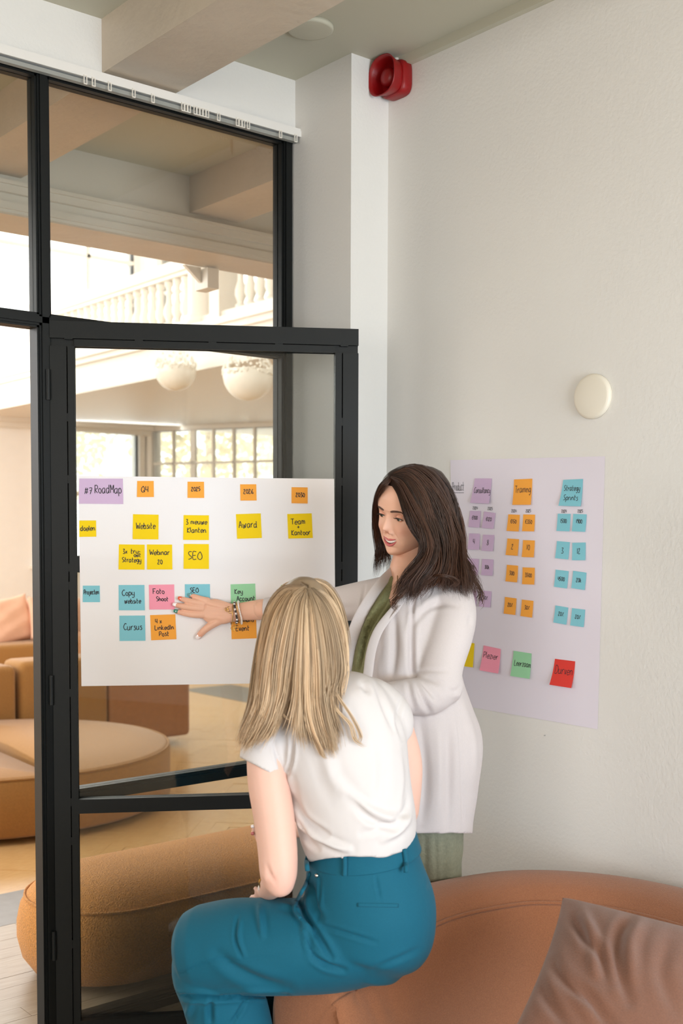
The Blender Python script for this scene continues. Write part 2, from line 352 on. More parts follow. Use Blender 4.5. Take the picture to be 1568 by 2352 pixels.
S('column_post', 'white', [((FX + .0, 9.14, 3.56), (FX + .22, 9.3, ZH))])

def window(n, o, u, w, z0, z1, cols, rows, mw=.03, fw=.08, m='white', sash=None):
    """frame, muntins and panes in a vertical plane starting at o along unit vector u"""
    e = empty('window_%d' % n, (o[0], o[1], 0), kind='structure'); u = np.array([u[0], u[1], 0.]); v = np.array([-u[1], u[0], 0.])
    def bx(name, a, b, mm=m): q = MB(); q.obox(np.array([o[0], o[1], 0.]), u, v, DZ, a, b); return q.obj(name, mm, e)
    for a, b in (((-fw, -.05, z0 - fw), (0, .1, z1 + fw)), ((w, -.05, z0 - fw), (w + fw, .1, z1 + fw)), ((0, -.05, z1), (w, .1, z1 + fw)), ((0, -.05, z0 - fw), (w, .1, z0))): bx('frame', a, b)
    bx('sill', (-fw - .06, -.14, z0 - fw - .05), (w + fw + .06, .1, z0 - fw))
    for i in range(1, cols): x = w * i / cols; k = mw * (2.4 if sash and i in sash else 1); bx('muntin', (x - k / 2, 0, z0), (x + k / 2, .05, z1))
    for j in range(1, rows): z = z0 + (z1 - z0) * j / rows; bx('muntin', (0, 0, z - mw / 2), (w, .05, z + mw / 2))
    for i in range(cols):
        for j in range(rows): bx('pane', (w * i / cols + mw / 2, .022, z0 + (z1 - z0) * j / rows + mw / 2), (w * (i + 1) / cols - mw / 2, .028, z0 + (z1 - z0) * (j + 1) / rows - mw / 2), 'glass')
    return e
def holed(name, m, o, u, L, z0, z1, holes, th=.2):
    """wall along u with rectangular openings (x0,x1,z0,z1)"""
    u = np.array([u[0], u[1], 0.]); v = np.array([-u[1], u[0], 0.]); mb = MB(); o = np.array([o[0], o[1], 0.])
    xs = sorted({0, L} | {h[0] for h in holes} | {h[1] for h in holes})
    for a, b in zip(xs, xs[1:]):
        hs = sorted([h for h in holes if h[0] <= a + 1e-6 and h[1] >= b - 1e-6], key=lambda h: h[2]); z = z0
        for h in hs:
            if h[2] > z: mb.obox(o, u, v, DZ, (a, 0, z), (b, th, h[2]))
            z = h[3]
        if z < z1: mb.obox(o, u, v, DZ, (a, 0, z), (b, th, z1))
    return mb.obj(name, m, kind='structure')
wl = on(88, 1200, 1, FY)[0]; wr = on(318, 1200, 1, FY)[0]; cxn = on(338, 1200, 1, FY)[0]
zt = on(200, 985, 1, FY)[2]; zb = on(88, 1285, 1, FY)[2]
holed('wall_hall_far', 'cream', (-4, FY), (1, 0), cxn + 4, 0, ZH, [(wl + 4, wr + 4, zb, zt), (-.6 + 4, 5.9 + 4, 3.4, 6.3), (6.4 + 4, cxn + 4 - .2, 3.8, 6.3), (-1.8 + 4, 2.4 + 4, 1.0, 2.9)])
window(1, (wl, FY), (1, 0), wr - wl, zb, zt, 1, 2, mw=.06)
window(2, (-.6, FY), (1, 0), 6.5, 3.4, 6.3, 5, 3, mw=.05)
window(3, (6.4, FY), (1, 0), cxn - 6.6, 3.8, 6.3, 3, 3, mw=.05)
window(6, (-1.8, FY), (1, 0), 4.2, 1.0, 2.9, 4, 2, mw=.05)
# the splayed bay window wall to the right of the corner
bu = np.array([math.cos(math.radians(-64)), math.sin(math.radians(-64))])
def bays(px):   # distance along the bay wall for a picture column
    d = ray(px, 1000)[:2]; A = np.array([[d[0], -bu[0]], [d[1], -bu[1]]]); return np.linalg.solve(A, np.array([cxn, FY]))[1]
s0, s1 = bays(352), bays(632)
holed('wall_hall_bay', 'cream', (cxn, FY), bu, 5.6, 0, ZH, [(s0, s1, 1.15, 3.05), (s1 + .3, s1 + 2.0, 1.15, 3.05), (.3, 2.6, 3.8, 6.3), (2.9, 5.2, 3.8, 6.3)])
window(4, (cxn + bu[0] * s0, FY + bu[1] * s0), bu, s1 - s0, 1.15, 3.05, 6, 4, mw=.035, sash=(2,))
window(5, (cxn + bu[0] * .3, FY + bu[1] * .3), bu, 2.3, 3.8, 6.3, 4, 4, mw=.04)
window(7, (cxn + bu[0] * 2.9, FY + bu[1] * 2.9), bu, 2.3, 3.8, 6.3, 4, 4, mw=.04)
# hall end trim: cornice under the gallery
S('trim_8', 'white', [((FX + .3, FY - .12, 2.98), (cxn, FY, 3.11)), ((FX + .3, FY - .2, 3.05), (cxn, FY, 3.11))])
# pendant globes
for i, (px, py, r, t) in enumerate(((570, 862, .205, 9.3), (403, 850, .19, 10.6))):
    c = P(px, py, t); e = empty('pendant_lamp', c, ['large pearly bubble pendant hanging nearest the partition in the hall', 'second paler bubble pendant further away beside the tall window'][i], 'pendant lamp')
    mb = MB(); mb.rings(lathe([(max(.002, r * math.sin(a)), -r * math.cos(a)) for a in np.linspace(.02, 1.75, 14)], c, (0, 0, 1), 32), cap=False); mb.obj('bowl', 'globe', e, smooth=True)
    mb = MB()
    for k in range(150):
        a = rng.uniform(0, 6.28); h = abs(rng.normal(0, .35)) * r; rr = math.sqrt(max(0, r * r - h * h)) * 1.0; q = c + np.array([rr * math.cos(a), rr * math.sin(a), h])
        s = rng.uniform(.009, .016); mb.rings(lathe([(.001, -s), (s * .8, -s * .6), (s, 0), (s * .8, s * .6), (.001, s)], q, (0, 0, 1), 6))
    o = mb.obj('bead_cluster', 'globe', e, smooth=True); o['kind'] = 'stuff'
    mb = MB(); mb.rings(tube_rings([c + np.array([0, 0, r * .2]), np.array([c[0], c[1], ZH])], .002, 5)); mb.rings(tube_rings([c + np.array([-r, 0, 0]), c + np.array([0, 0, r * 1.6]), c + np.array([r, 0, 0])], .002, 5)); mb.obj('cord', 'white', e)
# square bracket box hanging under the girder
c0 = on(471, 630, 1, GY1 + .02)
bb = empty('speaker_box', c0, 'white square post shaped speaker hanging under the girder', 'speaker')
x0 = on(458, 630, 1, GY1 + .02)[0]; x1 = on(484, 630, 1, GY1 + .02)[0]; z0 = on(470, 668, 1, GY1 + .02)[2]
mb = MB(); mb.box((x0, GY1 - .05, z0), (x1, GY1 + .06, 2.80)); mb.obj('body', 'white', bb, bevel=.004)
mb = MB(); mb.prism([(0, 0), (.0, .07), (.09, 0)], 0, .02)
mb.v = [(x0 - .005 - a, GY1 - .0 + c, 2.806 - b) for a, b, c in mb.v]; mb.obj('bracket', 'white', bb)
# outdoor trees seen washed out through the windows
MT['leaf'] = mat('sunlit foliage', (246, 238, 214), .9, var=.1, vscale=2); MT['bark'] = mat('bark', (226, 214, 200), .9)
for i, (x, y, hgt) in enumerate(((11.5, 17.6, 4.6), (14.6, 18.6, 5.2), (4.4, 19.5, 5.5), (9.4, 20, 5.0))):
    e = empty('tree', (x, y, -.5), ['garden tree beyond the bay window, nearer one', 'garden tree beyond the bay window, farther right', 'garden tree outside the wide upper window', 'garden tree behind the corner of the hall'][i], 'tree')
    mb = MB(); mb.rings(tube_rings([(x, y, -.5), (x + .1, y, hgt * .5), (x, y + .1, hgt * .9)], [.14, .1, .03], 8)); 
    for k in range(7):
        a = k * .9; mb.rings(tube_rings([(x, y, hgt * (.3 + .07 * k)), (x + .9 * math.cos(a), y + .9 * math.sin(a), hgt * (.5 + .07 * k))], [.04, .01], 5))
    mb.obj('trunk', 'bark', e, smooth=True)
    V = []; Fs = []
    for k in range(1500):
        q = rng.normal(0, 1, 3); q *= rng.uniform(.5, 1) / np.linalg.norm(q); q = np.array([x, y, hgt * .75]) + q * np.array([1.5, 1.5, hgt * .4])
        a = rng.normal(0, 1, 3); a *= .09 / np.linalg.norm(a); b = np.cross(a, rng.normal(0, 1, 3)); b *= .06 / np.linalg.norm(b); n = len(V)
        V += [q - a, q + b, q + a, q - b]; Fs.append((n, n + 1, n + 2, n + 3))
    o = mesh_obj('foliage', V, Fs, 'leaf', e); o['kind'] = 'stuff'

# ---------------------------------------------------------------- floor boards, strips
S('floor_strip', 'band', [((-1, 4.32, -.004), (6.1, 4.71, .0005)), ((6.1, 4.32, -.004), (6.7, 9.83, .0005))])
fl = bpy.data.objects['floor']
V0 = MB(); n = 0
pl = None; rows = np.arange(YP + .13, 4.31, .09)
for r, y in enumerate(rows):
    x = .3 + (r * .37) % .9
    while x < 2.5:
        L = .9 + .3 * ((r * 7 + int(x * 3)) % 3); 
        q = MB(); q.box((x, y, -.004), (x + L - .0015, min(y + .0885, 4.318), rng.uniform(0, .0009))); o = q.obj('board', 'oak', fl); x += L
# herringbone blocks beyond the strip
hb = 0; w = .088; L = w * 5; c45 = math.sqrt(.5); u45 = np.array([c45, c45, 0]); v45 = np.array([-c45, c45, 0]); cand = []
for n_ in range(-90, 90):
    for m_ in range(-12, 12):
        for k in (0, 1):
            o_ = (np.array([n_ + 10 * m_, n_]) if k == 0 else np.array([n_ + 10 * m_ + 5, n_ - 4])) * w; e_ = np.array([L, w]) if k == 0 else np.array([w, L])
            c_ = o_ + e_ / 2; cw = c_[0] * u45 + c_[1] * v45
            if 4.78 < cw[1] < 10.5 and cw[0] > .5: cand.append((cw, o_, e_))
vis = []
for cw, o_, e_ in cand:
    q = proj([cw])[0]
    if (-20 < q[0] < 600 and q[1] < 2360 and q[1] > 1560 and cw[0] < 5.9): vis.append((q[2], cw, o_, e_))
vis.sort(key=lambda r: r[0])
for _, cw, o_, e_ in vis[:300]:
    q = MB(); q.obox((0, 0, 0), u45, v45, DZ, (o_[0], o_[1], -.0045), (o_[0] + e_[0] - .001, o_[1] + e_[1] - .001, rng.uniform(-.0005, .0006)))
    if min(v[1] for v in q.v) < 4.712: continue
    q.obj('parquet_block', 'oak2', fl)
S('floor_hall', 'oak2', [((-4, 4.71, -.006), (6.1, FY, -.002)), ((6.7, GY1, -.006), (11.9, FY, -.002)), ((6.1, 9.83, -.006), (6.7, FY, -.002))])

# ---------------------------------------------------------------- hall seating
def drum(name, c, r, z0, z1, m, a0, a1, parent, edge=.035, k=48, gap=0.0):
    """pie shaped upholstered block between angles a0..a1, soft top edge with piping"""
    full = abs(a1 - a0 - 2 * math.pi) < 1e-3
    an = np.linspace(a0, a1, k, endpoint=not full); prof = [(0, -.03, z0), (0, 0, z0 + .02), (0, 0, z1 - edge), (0, -edge * .35, z1 - edge * .3), (0, -edge, z1)]
    R = []
    for _, dr, z in prof:
        ring = [(c[0] + (r + dr) * math.cos(x), c[1] + (r + dr) * math.sin(x), z) for x in an]
        if not full: ring.append((c[0] + .03 * math.cos((a0 + a1) / 2), c[1] + .03 * math.sin((a0 + a1) / 2), z))
        R.append(ring)
    mid = np.mean(R[-1], 0); R.append([tuple(np.array(p) * .5 + mid * .5 + np.array([0, 0, .012])) for p in R[-1]])
    mb = MB(); mb.rings(R); o = mb.obj(name, m, parent, smooth=True); fixn(o.data)
    mb = MB(); mb.rings(tube_rings([(c[0] + (r - .008) * math.cos(x), c[1] + (r - .008) * math.sin(x), z1 - edge * .3) for x in an], .006, 6)); mb.obj('piping', m, o, smooth=True)
    return o
oc = P(-9, 1500, 6.6); oc = np.array([oc[0], oc[1]])
_p = on(384, 1722, 2, .34); orr = .955
ot = empty('round_ottoman', (oc[0], oc[1], 0), 'large low round orange ottoman split by a seam in the hall', 'ottoman')
gd = on(100, 1762, 2, .34)[:2] - oc; ga = math.atan2(gd[1], gd[0])
for k in (0, 1):
    a = ga + k * math.pi; cc = oc + .03 * np.array([math.cos(a + math.pi / 2), math.sin(a + math.pi / 2)])
    drum('seat_half', cc, orr, .03, .34, 'orange', a, a + math.pi, ot)
mb = MB(); mb.rings(lathe([(orr * .8, 0), (orr * .8, .03)], (oc[0], oc[1], 0), DZ, 32)); mb.obj('base', 'gap', ot)

def rbox(name, a, b, m, parent, r=.05, seg=3, **kw):
    mb = MB(); mb.box(a, b); me = bpy.data.meshes.new(name); me.from_pydata([tuple(map(float, v)) for v in mb.v], [], mb.f); bm = bmesh.new(); bm.from_mesh(me)
    bmesh.ops.bevel(bm, geom=bm.edges[:], offset=r, segments=seg, affect='EDGES', profile=.5); bm.to_mesh(me); bm.free(); return link(name, me, m, parent, True, **kw)
sc1 = on(437, 1700, 2, .03)
sf = empty('modular_sofa', (2.6, sc1[1] + .4, 0), 'rust modular sofa with square blocks behind the round ottoman', 'sofa')
sy = sc1[1]; xr = sc1[0]
zt1 = on(60, 1520, 1, sy)[2]
xg = on(44, 1600, 1, sy)[0]; xg2 = on(176, 1600, 1, sy)[0]
rbox('seat_block', (xg - 1.3, sy, .07), (xg - .012, sy + .30, zt1 - .02), 'orange', sf, .045)
rbox('seat_block', (xg + .012, sy, .07), (xg2 + .25, sy + .30, zt1), 'orange', sf, .045)
rbox('side_block', (xg2 + .25, sy - .01, .07), (xr, sy + .9, zt1 + .10), 'brownfelt', sf, .035)
for x in (xg - 1.2, xg + .2, xr - .18):
    for y in (sy + .08, sy + .78): mb = MB(); mb.rings(lathe([(.025, 0), (.032, .075)], (x, y, 0), DZ, 14)); mb.obj('leg', 'black', sf)
s2 = empty('lounge_sofa', (2.8, 10.2, 0), 'orange two seat lounge sofa farthest back in the hall', 'sofa')
q = on(40, 1480, 2, .46); by = q[1]; xL = q[0] - 1.6
rbox('seat', (xL, by, .08), (xL + 2.9, by + .85, .46), 'orange', s2, .05)
rbox('backrest', (xL, by + .75, .3), (xL + 2.9, by + 1.0, .84), 'pinkfelt', s2, .08)
for x in (xL + .1, xL + 2.8): mb = MB(); mb.rings(lathe([(.03, 0), (.03, .09)], (x, by + .1, 0), DZ, 12)); mb.obj('leg', 'black', s2)
def pillow(name, c, w, h, d, rot, m, label, cat, seed=0, n=26, wr=.012, parent=None):
    """soft square cushion with pinched corners; rot = 3x3 axes (width, height, thickness)"""
    u = np.linspace(-1, 1, n); r_ = np.random.default_rng(seed); V = []; Fs = []; ph = r_.uniform(0, 6, 4)
    for sgn in (1, -1):
        for i in range(n):
            for j in range(n):
                x, y = u[i], u[j]; t_ = max(0, (1 - x * x)) ** .42 * max(0, (1 - y * y)) ** .42
                pin = 1 - .10 * (1 - abs(y)) ** 1.2 * abs(x) ** 2 * 0 ; px = x * (1 - .09 * (1 - y * y)); py = y * (1 - .09 * (1 - x * x))
                z = sgn * d * t_ + wr * (1 - max(abs(x), abs(y)) ** 6) * (math.sin(5 * x + 3 * y + ph[0]) * .6 + math.sin(9 * y - 4 * x + ph[1]) * .4)
                V.append(np.array(c) + rot[0] * px * w / 2 + rot[1] * py * h / 2 + rot[2] * z)
        b = 0 if sgn == 1 else n * n
        for i in range(n - 1):
            for j in range(n - 1):
                f = (b + i * n + j, b + (i + 1) * n + j, b + (i + 1) * n + j + 1, b + i * n + j + 1); Fs.append(f if sgn == 1 else f[::-1])
    o = mesh_obj(name, V, Fs, m, parent, True, label=label, cat=cat); bm = bmesh.new(); bm.from_mesh(o.data); bmesh.ops.remove_doubles(bm, verts=bm.verts[:], dist=.0008); bm.to_mesh(o.data); bm.free(); return o
def axes(yaw, pitch, roll=0):
    w_ = np.array([math.cos(yaw), math.sin(yaw), 0]); t_ = np.array([math.sin(yaw) * math.cos(pitch), -math.cos(yaw) * math.cos(pitch), math.sin(pitch)]); h_ = np.cross(t_, w_) * -1
    h_ = np.cross(w_, t_) * -1
    if h_[2] < 0: h_ = -h_
    c, s = math.cos(roll), math.sin(roll); return [w_ * c + h_ * s, h_ * c - w_ * s, t_]
c = on(20, 1425, 1, by + .42); pillow('cushion', c, .56, .5, .09, axes(.1, .35, .12), 'pinkfelt', 'salmon linen cushion slumped on the far sofa', 'cushion', 1)
c = on(112, 1428, 1, by + .38); pillow('cushion', c, .5, .48, .09, axes(.3, .4, -.25), 'pinkfelt', 'paler salmon cushion leaning beside the slumped one by the black post', 'cushion', 2)

# low boucle bench right behind the partition
be = empty('curved_bench', (2.2, 3.75, 0), 'ochre boucle low bench with rounded ends standing behind the glass door', 'bench')
x0 = on(60, 2150, 1, 3.45)[0]
def stadium(x0, x1, y0, y1, d, k=20):
    r = (y1 - y0) / 2 - d; cy = (y0 + y1) / 2; out = []
    for a in np.linspace(math.pi / 2, 3 * math.pi / 2, k): out.append((x0 + (y1 - y0) / 2 + r * math.cos(a), cy + r * math.sin(a)))
    for a in np.linspace(-math.pi / 2, math.pi / 2, k): out.append((x1 - (y1 - y0) / 2 + r * math.cos(a), cy + r * math.sin(a)))
    return out
BX0, BX1, BY0, BY1 = on(58, 2140, 1, 3.67)[0], 3.6, YQ + .12, 3.99
def benchring(d, z):
    pts = stadium(BX0, BX1, BY0, BY1, d); return [(x, y + .06 * ((x - 2.4) / 1.0) ** 2 * 0, z) for x, y in pts]
R = [benchring(d, z) for d, z in ((.10, .015), (.05, .03), (.015, .08), (0, .14), (.0, .20), (.01, .25), (.03, .285), (.055, .31), (.09, .335), (.14, .357), (.19, .370), (.25, .379), (.30, .382))]
mb = MB(); mb.rings(R); o = mb.obj('upholstery', 'ochre', be, smooth=True); fixn(o.data)
for d, z in ((.028, .287),):
    mb = MB(); r_ = benchring(d, z); mb.rings(tube_rings(r_ + [r_[0]], .005, 6)); mb.obj('piping', 'ochre', be, smooth=True)

# ---------------------------------------------------------------- rust sofa in the room
so = empty('curved_sofa', (2.0, 1.9, 0), 'rust felt sofa with curved rolled back along the right wall', 'sofa')
inner = [(560, 2310, 2.34), (660, 2262, 2.42), (760, 2222, 2.53), (880, 2170, 2.66), (1000, 2122, 2.79), (1120, 2092, 2.88), (1240, 2077, 2.93), (1400, 2090, 2.90), (1568, 2132, 2.80), (1760, 2210, 2.60), (1900, 2300, 2.45)]
IN = catmull([P(*q) for q in inner], 60)
zin = IN[:, 2].mean()
# clean path at constant height, shaped like the seam in the picture
IN = catmull([on(q[0], q[1], 2, .60) for q in inner], 60)
T = np.gradient(IN, axis=0); T[:, 2] = 0; T /= np.linalg.norm(T, axis=1)[:, None]; N = np.stack([-T[:, 1], T[:, 0], 0 * T[:, 0]], 1)   # points to the wall side
_k = int(np.argmax(proj(IN)[:, 0] > 792)); IN = IN[_k:]; T = T[_k:]; N = N[_k:]
def dens_(A, m): return catmull(A, m)
IN, T, N = dens_(IN, 260), dens_(T, 260), dens_(N, 260); qx = proj(IN)[:, 0]
def backprof(i):
    p, n = IN[i], N[i]; dip = .075 * math.exp(-((qx[i] - 810) / 120) ** 2) + .02 * math.exp(-((qx[i] - 660) / 60) ** 2)
    pr = [(-.13, .03), (-.115, .25), (-.07, .45), (-.015, .585), (0, .600), (.010, .612), (.045, .640), (.10, .655), (.15, .645), (.19, .61), (.21, .55), (.215, .40), (.215, .03)]
    pr = catmull(pr, 60)
    return [np.array([p[0] + n[0] * a, p[1] + n[1] * a, z - dip * max(0, min(1, (z - .3) / .25))]) for a, z in pr]
R = [backprof(i) for i in range(len(IN))]
for r in R:
    for p in r:
        if p[0] > XW - .012: p[0] = XW - .012
R = [[np.mean(R[0], 0) + (p - np.mean(R[0], 0)) * k - T[0] * t_ for p in R[0]] for k, t_ in ((.80, .050), (.90, .043), (.96, .030), (.99, .014))] + R
mb = MB(); mb.rings(R); sofa_o = mb.obj('backrest', 'rust', so, smooth=True); fixn(sofa_o.data)
mb = MB(); mb.rings(tube_rings([np.array(R[i + 4][19]) * .0 + np.array([IN[i][0], IN[i][1], .604 - (.6 - backprof(i)[20][2] if False else .075 * math.exp(-((qx[i] - 810) / 120) ** 2) + .02 * math.exp(-((qx[i] - 660) / 60) ** 2))]) for i in range(0, len(IN), 4)], .0055, 8)); mb.obj('piping', 'rust', so, smooth=True)
sp = [IN[i] - N[i] * .10 for i in range(0, len(IN), 8)]; sp = sp + [P(1900, 2700, 1.9) * np.array([1, 1, 0]), P(1300, 2900, 1.75) * np.array([1, 1, 0]), P(760, 2900, 1.8) * np.array([1, 1, 0])]
mb = MB(); pts = [(float(p[0]), float(p[1])) for p in sp]; mb.prism(pts, .06, .24); o = mb.obj('seat', 'rust', so); fixn(o.data)

# ---------------------------------------------------------------- handwriting (single stroke letters)
_G = '''a 56 26 04 02 10 30 53/56 51 60
b 0a 00/03 26 45 52 40 10 01
c 55 36 16 03 01 10 30 51
d 55 26 04 02 10 30 53/5a 51 60
e 03 53 55 36 15 02 10 30 51
f 4a 29 20/06 46
g 56 26 04 02 11 41 56/56 5p 3s 1r
h 0a 00/03 26 45 50
i 06 00
j 36 3p 1s 0r
k 0a 00/46 03 50
l 0a 00
m 06 00/04 16 34 30/34 56 64 60
n 06 00/04 26 45 50
o 26 04 02 20 40 53 45 26
p 06 0s/04 26 45 52 30 01
r 06 00/03 26 46
s 46 26 15 33 42 30 00
t 1a 11 30/06 46
u 06 02 10 30 52/56 51 60
v 06 20 46
w 06 10 30 35 50 66 75
x 06 40/00 46
y 06 02 11 41/56 5q 3s 0r
z 06 46 00 40
A 00 3a 60/14 54
C 69 3a 06 03 20 50 61
D 0a 00 40 63 67 3a 0a
E 5a 0a 00 50/05 45
F 0a 00/pa 6a/05 45
H 0a 00/6a 60/05 65
I 0a 00
K 0a 00/5a 04 50
L 0a 00 50
M 00 0a 34 6a 60
O 4a 17 03 20 50 73 67 4a
P 0a 00/09 3a 58 45 04
Q 4a 17 03 20 50 73 67 4a/43 70
R 0a 00/09 3a 58 45 05 50
S 5a 2a 08 25 53 41 10 00
T pa 6a/3a 30
W 0a 20 46 70 9a
0 2a 06 03 20 40 53 57 2a
1 0a 00
2 08 2a 49 37 00 50
3 0a 4a 25 53 40 00
4 0a 04 44/4a 40
5 5a 1a 06 45 42 20 00
6 4a 15 02 20 50 43 14
7 0a 5a 20/16 46
8 5a 1a 08 44 52 20 01 25 59
9 48 2a 08 16 46/48 4p
# 2a 00/5a 30/07 67/03 63
+ 25 21/03 43
% 29 28/5a 10/51 50
E 5a 0a 00 50/05 45
€ 69 3a 16 13 30 60/06 46/04 44
- 04 34
_ 00 00'''
def _pt(s):
    f = lambda ch: {'a': 10, 'p': -1, 'q': -2, 'r': -3, 's': -4}.get(ch) if ch in 'apqrs' else int(ch)
    return (f(s[0]) if s[0] not in 'p' else -1, f(s[1]))
GL = {}
for ln in _G.split('\n'):
    k, r = ln[0], ln[2:]; GL[k] = [[_pt(q) for q in st.split()] for st in r.split('/')]
def strokes(text, seed=0):
    """list of polylines in glyph units (cap height 10) and total width"""
    rr = random.Random(seed + len(text)); x = 0; out = []
    for ch in text:
        if ch == ' ': x += 5; continue
        g_ = GL.get(ch, GL['o']); w_ = max([p[0] for s in g_ for p in s] + [1]); jy = rr.uniform(-.4, .4)
        for s in g_:
            q = catmull([(a + x, b + jy + rr.uniform(-.2, .2)) for a, b in s], max(4, 5 * (len(s) - 1) + 1)) if len(s) > 1 else None
            if q is not None: out.append(q)
        x += w_ + 2.0
    return out, x - 2.0
def sheetf(C4, lift, nrm):
    """bilinear sheet over corners TL TR BR BL; the foot curls away from the backing"""
    C4 = [np.array(c) for c in C4]
    def f(u, v, off=0.0):
        p = C4[0] * (1 - u) * (1 - v) + C4[1] * u * (1 - v) + C4[2] * u * v + C4[3] * (1 - u) * v
        return p + nrm * (.0006 + lift * max(0, v - .15) ** 2 + off)
    return f
def ink(name, f, lines, wm, hm, parent, pen=.0011, off=.0005, seed=0):
    """lines: (text, u centre, v baseline, cap height fraction of sheet height, max width fraction)"""
    mb = MB()
    for k, (txt, uc, vb, hh, mw) in enumerate(lines):
        st, wd = strokes(txt, seed + k); sy_ = hh / 10; sx_ = sy_ * hm / wm * .86
        if wd * sx_ > mw: sx_ = mw / wd
        for q in st:
            A = np.array([f(uc + (x - wd / 2) * sx_, vb - y * sy_, off) for x, y in q]); T_ = np.gradient(A, axis=0)
            n_ = np.cross(f(1, 0) - f(0, 0), f(0, 1) - f(0, 0)); n_ /= np.linalg.norm(n_); B = np.cross(T_, n_); B /= np.linalg.norm(B, axis=1)[:, None] + 1e-9
            V = [p for a, b in zip(A, B) for p in (a - b * pen, a + b * pen)]; mb.add(V, [(2 * i, 2 * i + 1, 2 * i + 3, 2 * i + 2) for i in range(len(A) - 1)])
    return mb.obj(name, 'ink', parent)
def sheet(name, C4, lift, nrm, m, label, cat, group=None, lines=None, nu=5, nv=7, th=.0004, seed=0, inkname='handwriting', pen=.0011):
    f = sheetf(C4, lift, nrm); V = []; Fs = []
    for s in (0, 1):
        for i in range(nv + 1):
            for j in range(nu + 1): V.append(f(j / nu, i / nv, -th * s))
    k = (nu + 1) * (nv + 1); w_ = nu + 1
    for s in (0, 1):
        for i in range(nv):
            for j in range(nu):
                q = (s * k + i * w_ + j, s * k + i * w_ + j + 1, s * k + (i + 1) * w_ + j + 1, s * k + (i + 1) * w_ + j); Fs.append(q if s else q[::-1])
    bd = [j for j in range(nu + 1)] + [i * w_ + nu for i in range(1, nv + 1)] + [nv * w_ + j for j in range(nu - 1, -1, -1)] + [i * w_ for i in range(nv - 1, 0, -1)]
    for a, b in zip(bd, bd[1:] + bd[:1]): Fs.append((a, b, b + k, a + k))
    o = mesh_obj(name, V, Fs, m, None, label=label, cat=cat, group=group)
    if lines:
        C4 = [np.array(c) for c in C4]; ink(inkname, f, lines, np.linalg.norm(C4[1] - C4[0]), np.linalg.norm(C4[3] - C4[0]), o, seed=seed, pen=pen)
    return o
for k, c_ in dict(lilac=(210, 182, 214), orange=(250, 172, 66), yellow=(246, 212, 2), blue=(134, 202, 216), pink=(248, 158, 180), green=(158, 216, 170), redn=(226, 62, 52)).items():
    MT['n_' + k] = mat(k + ' note paper', c_, .85, bump=.1, bscale=900, bdist=.0003, trans=.12)
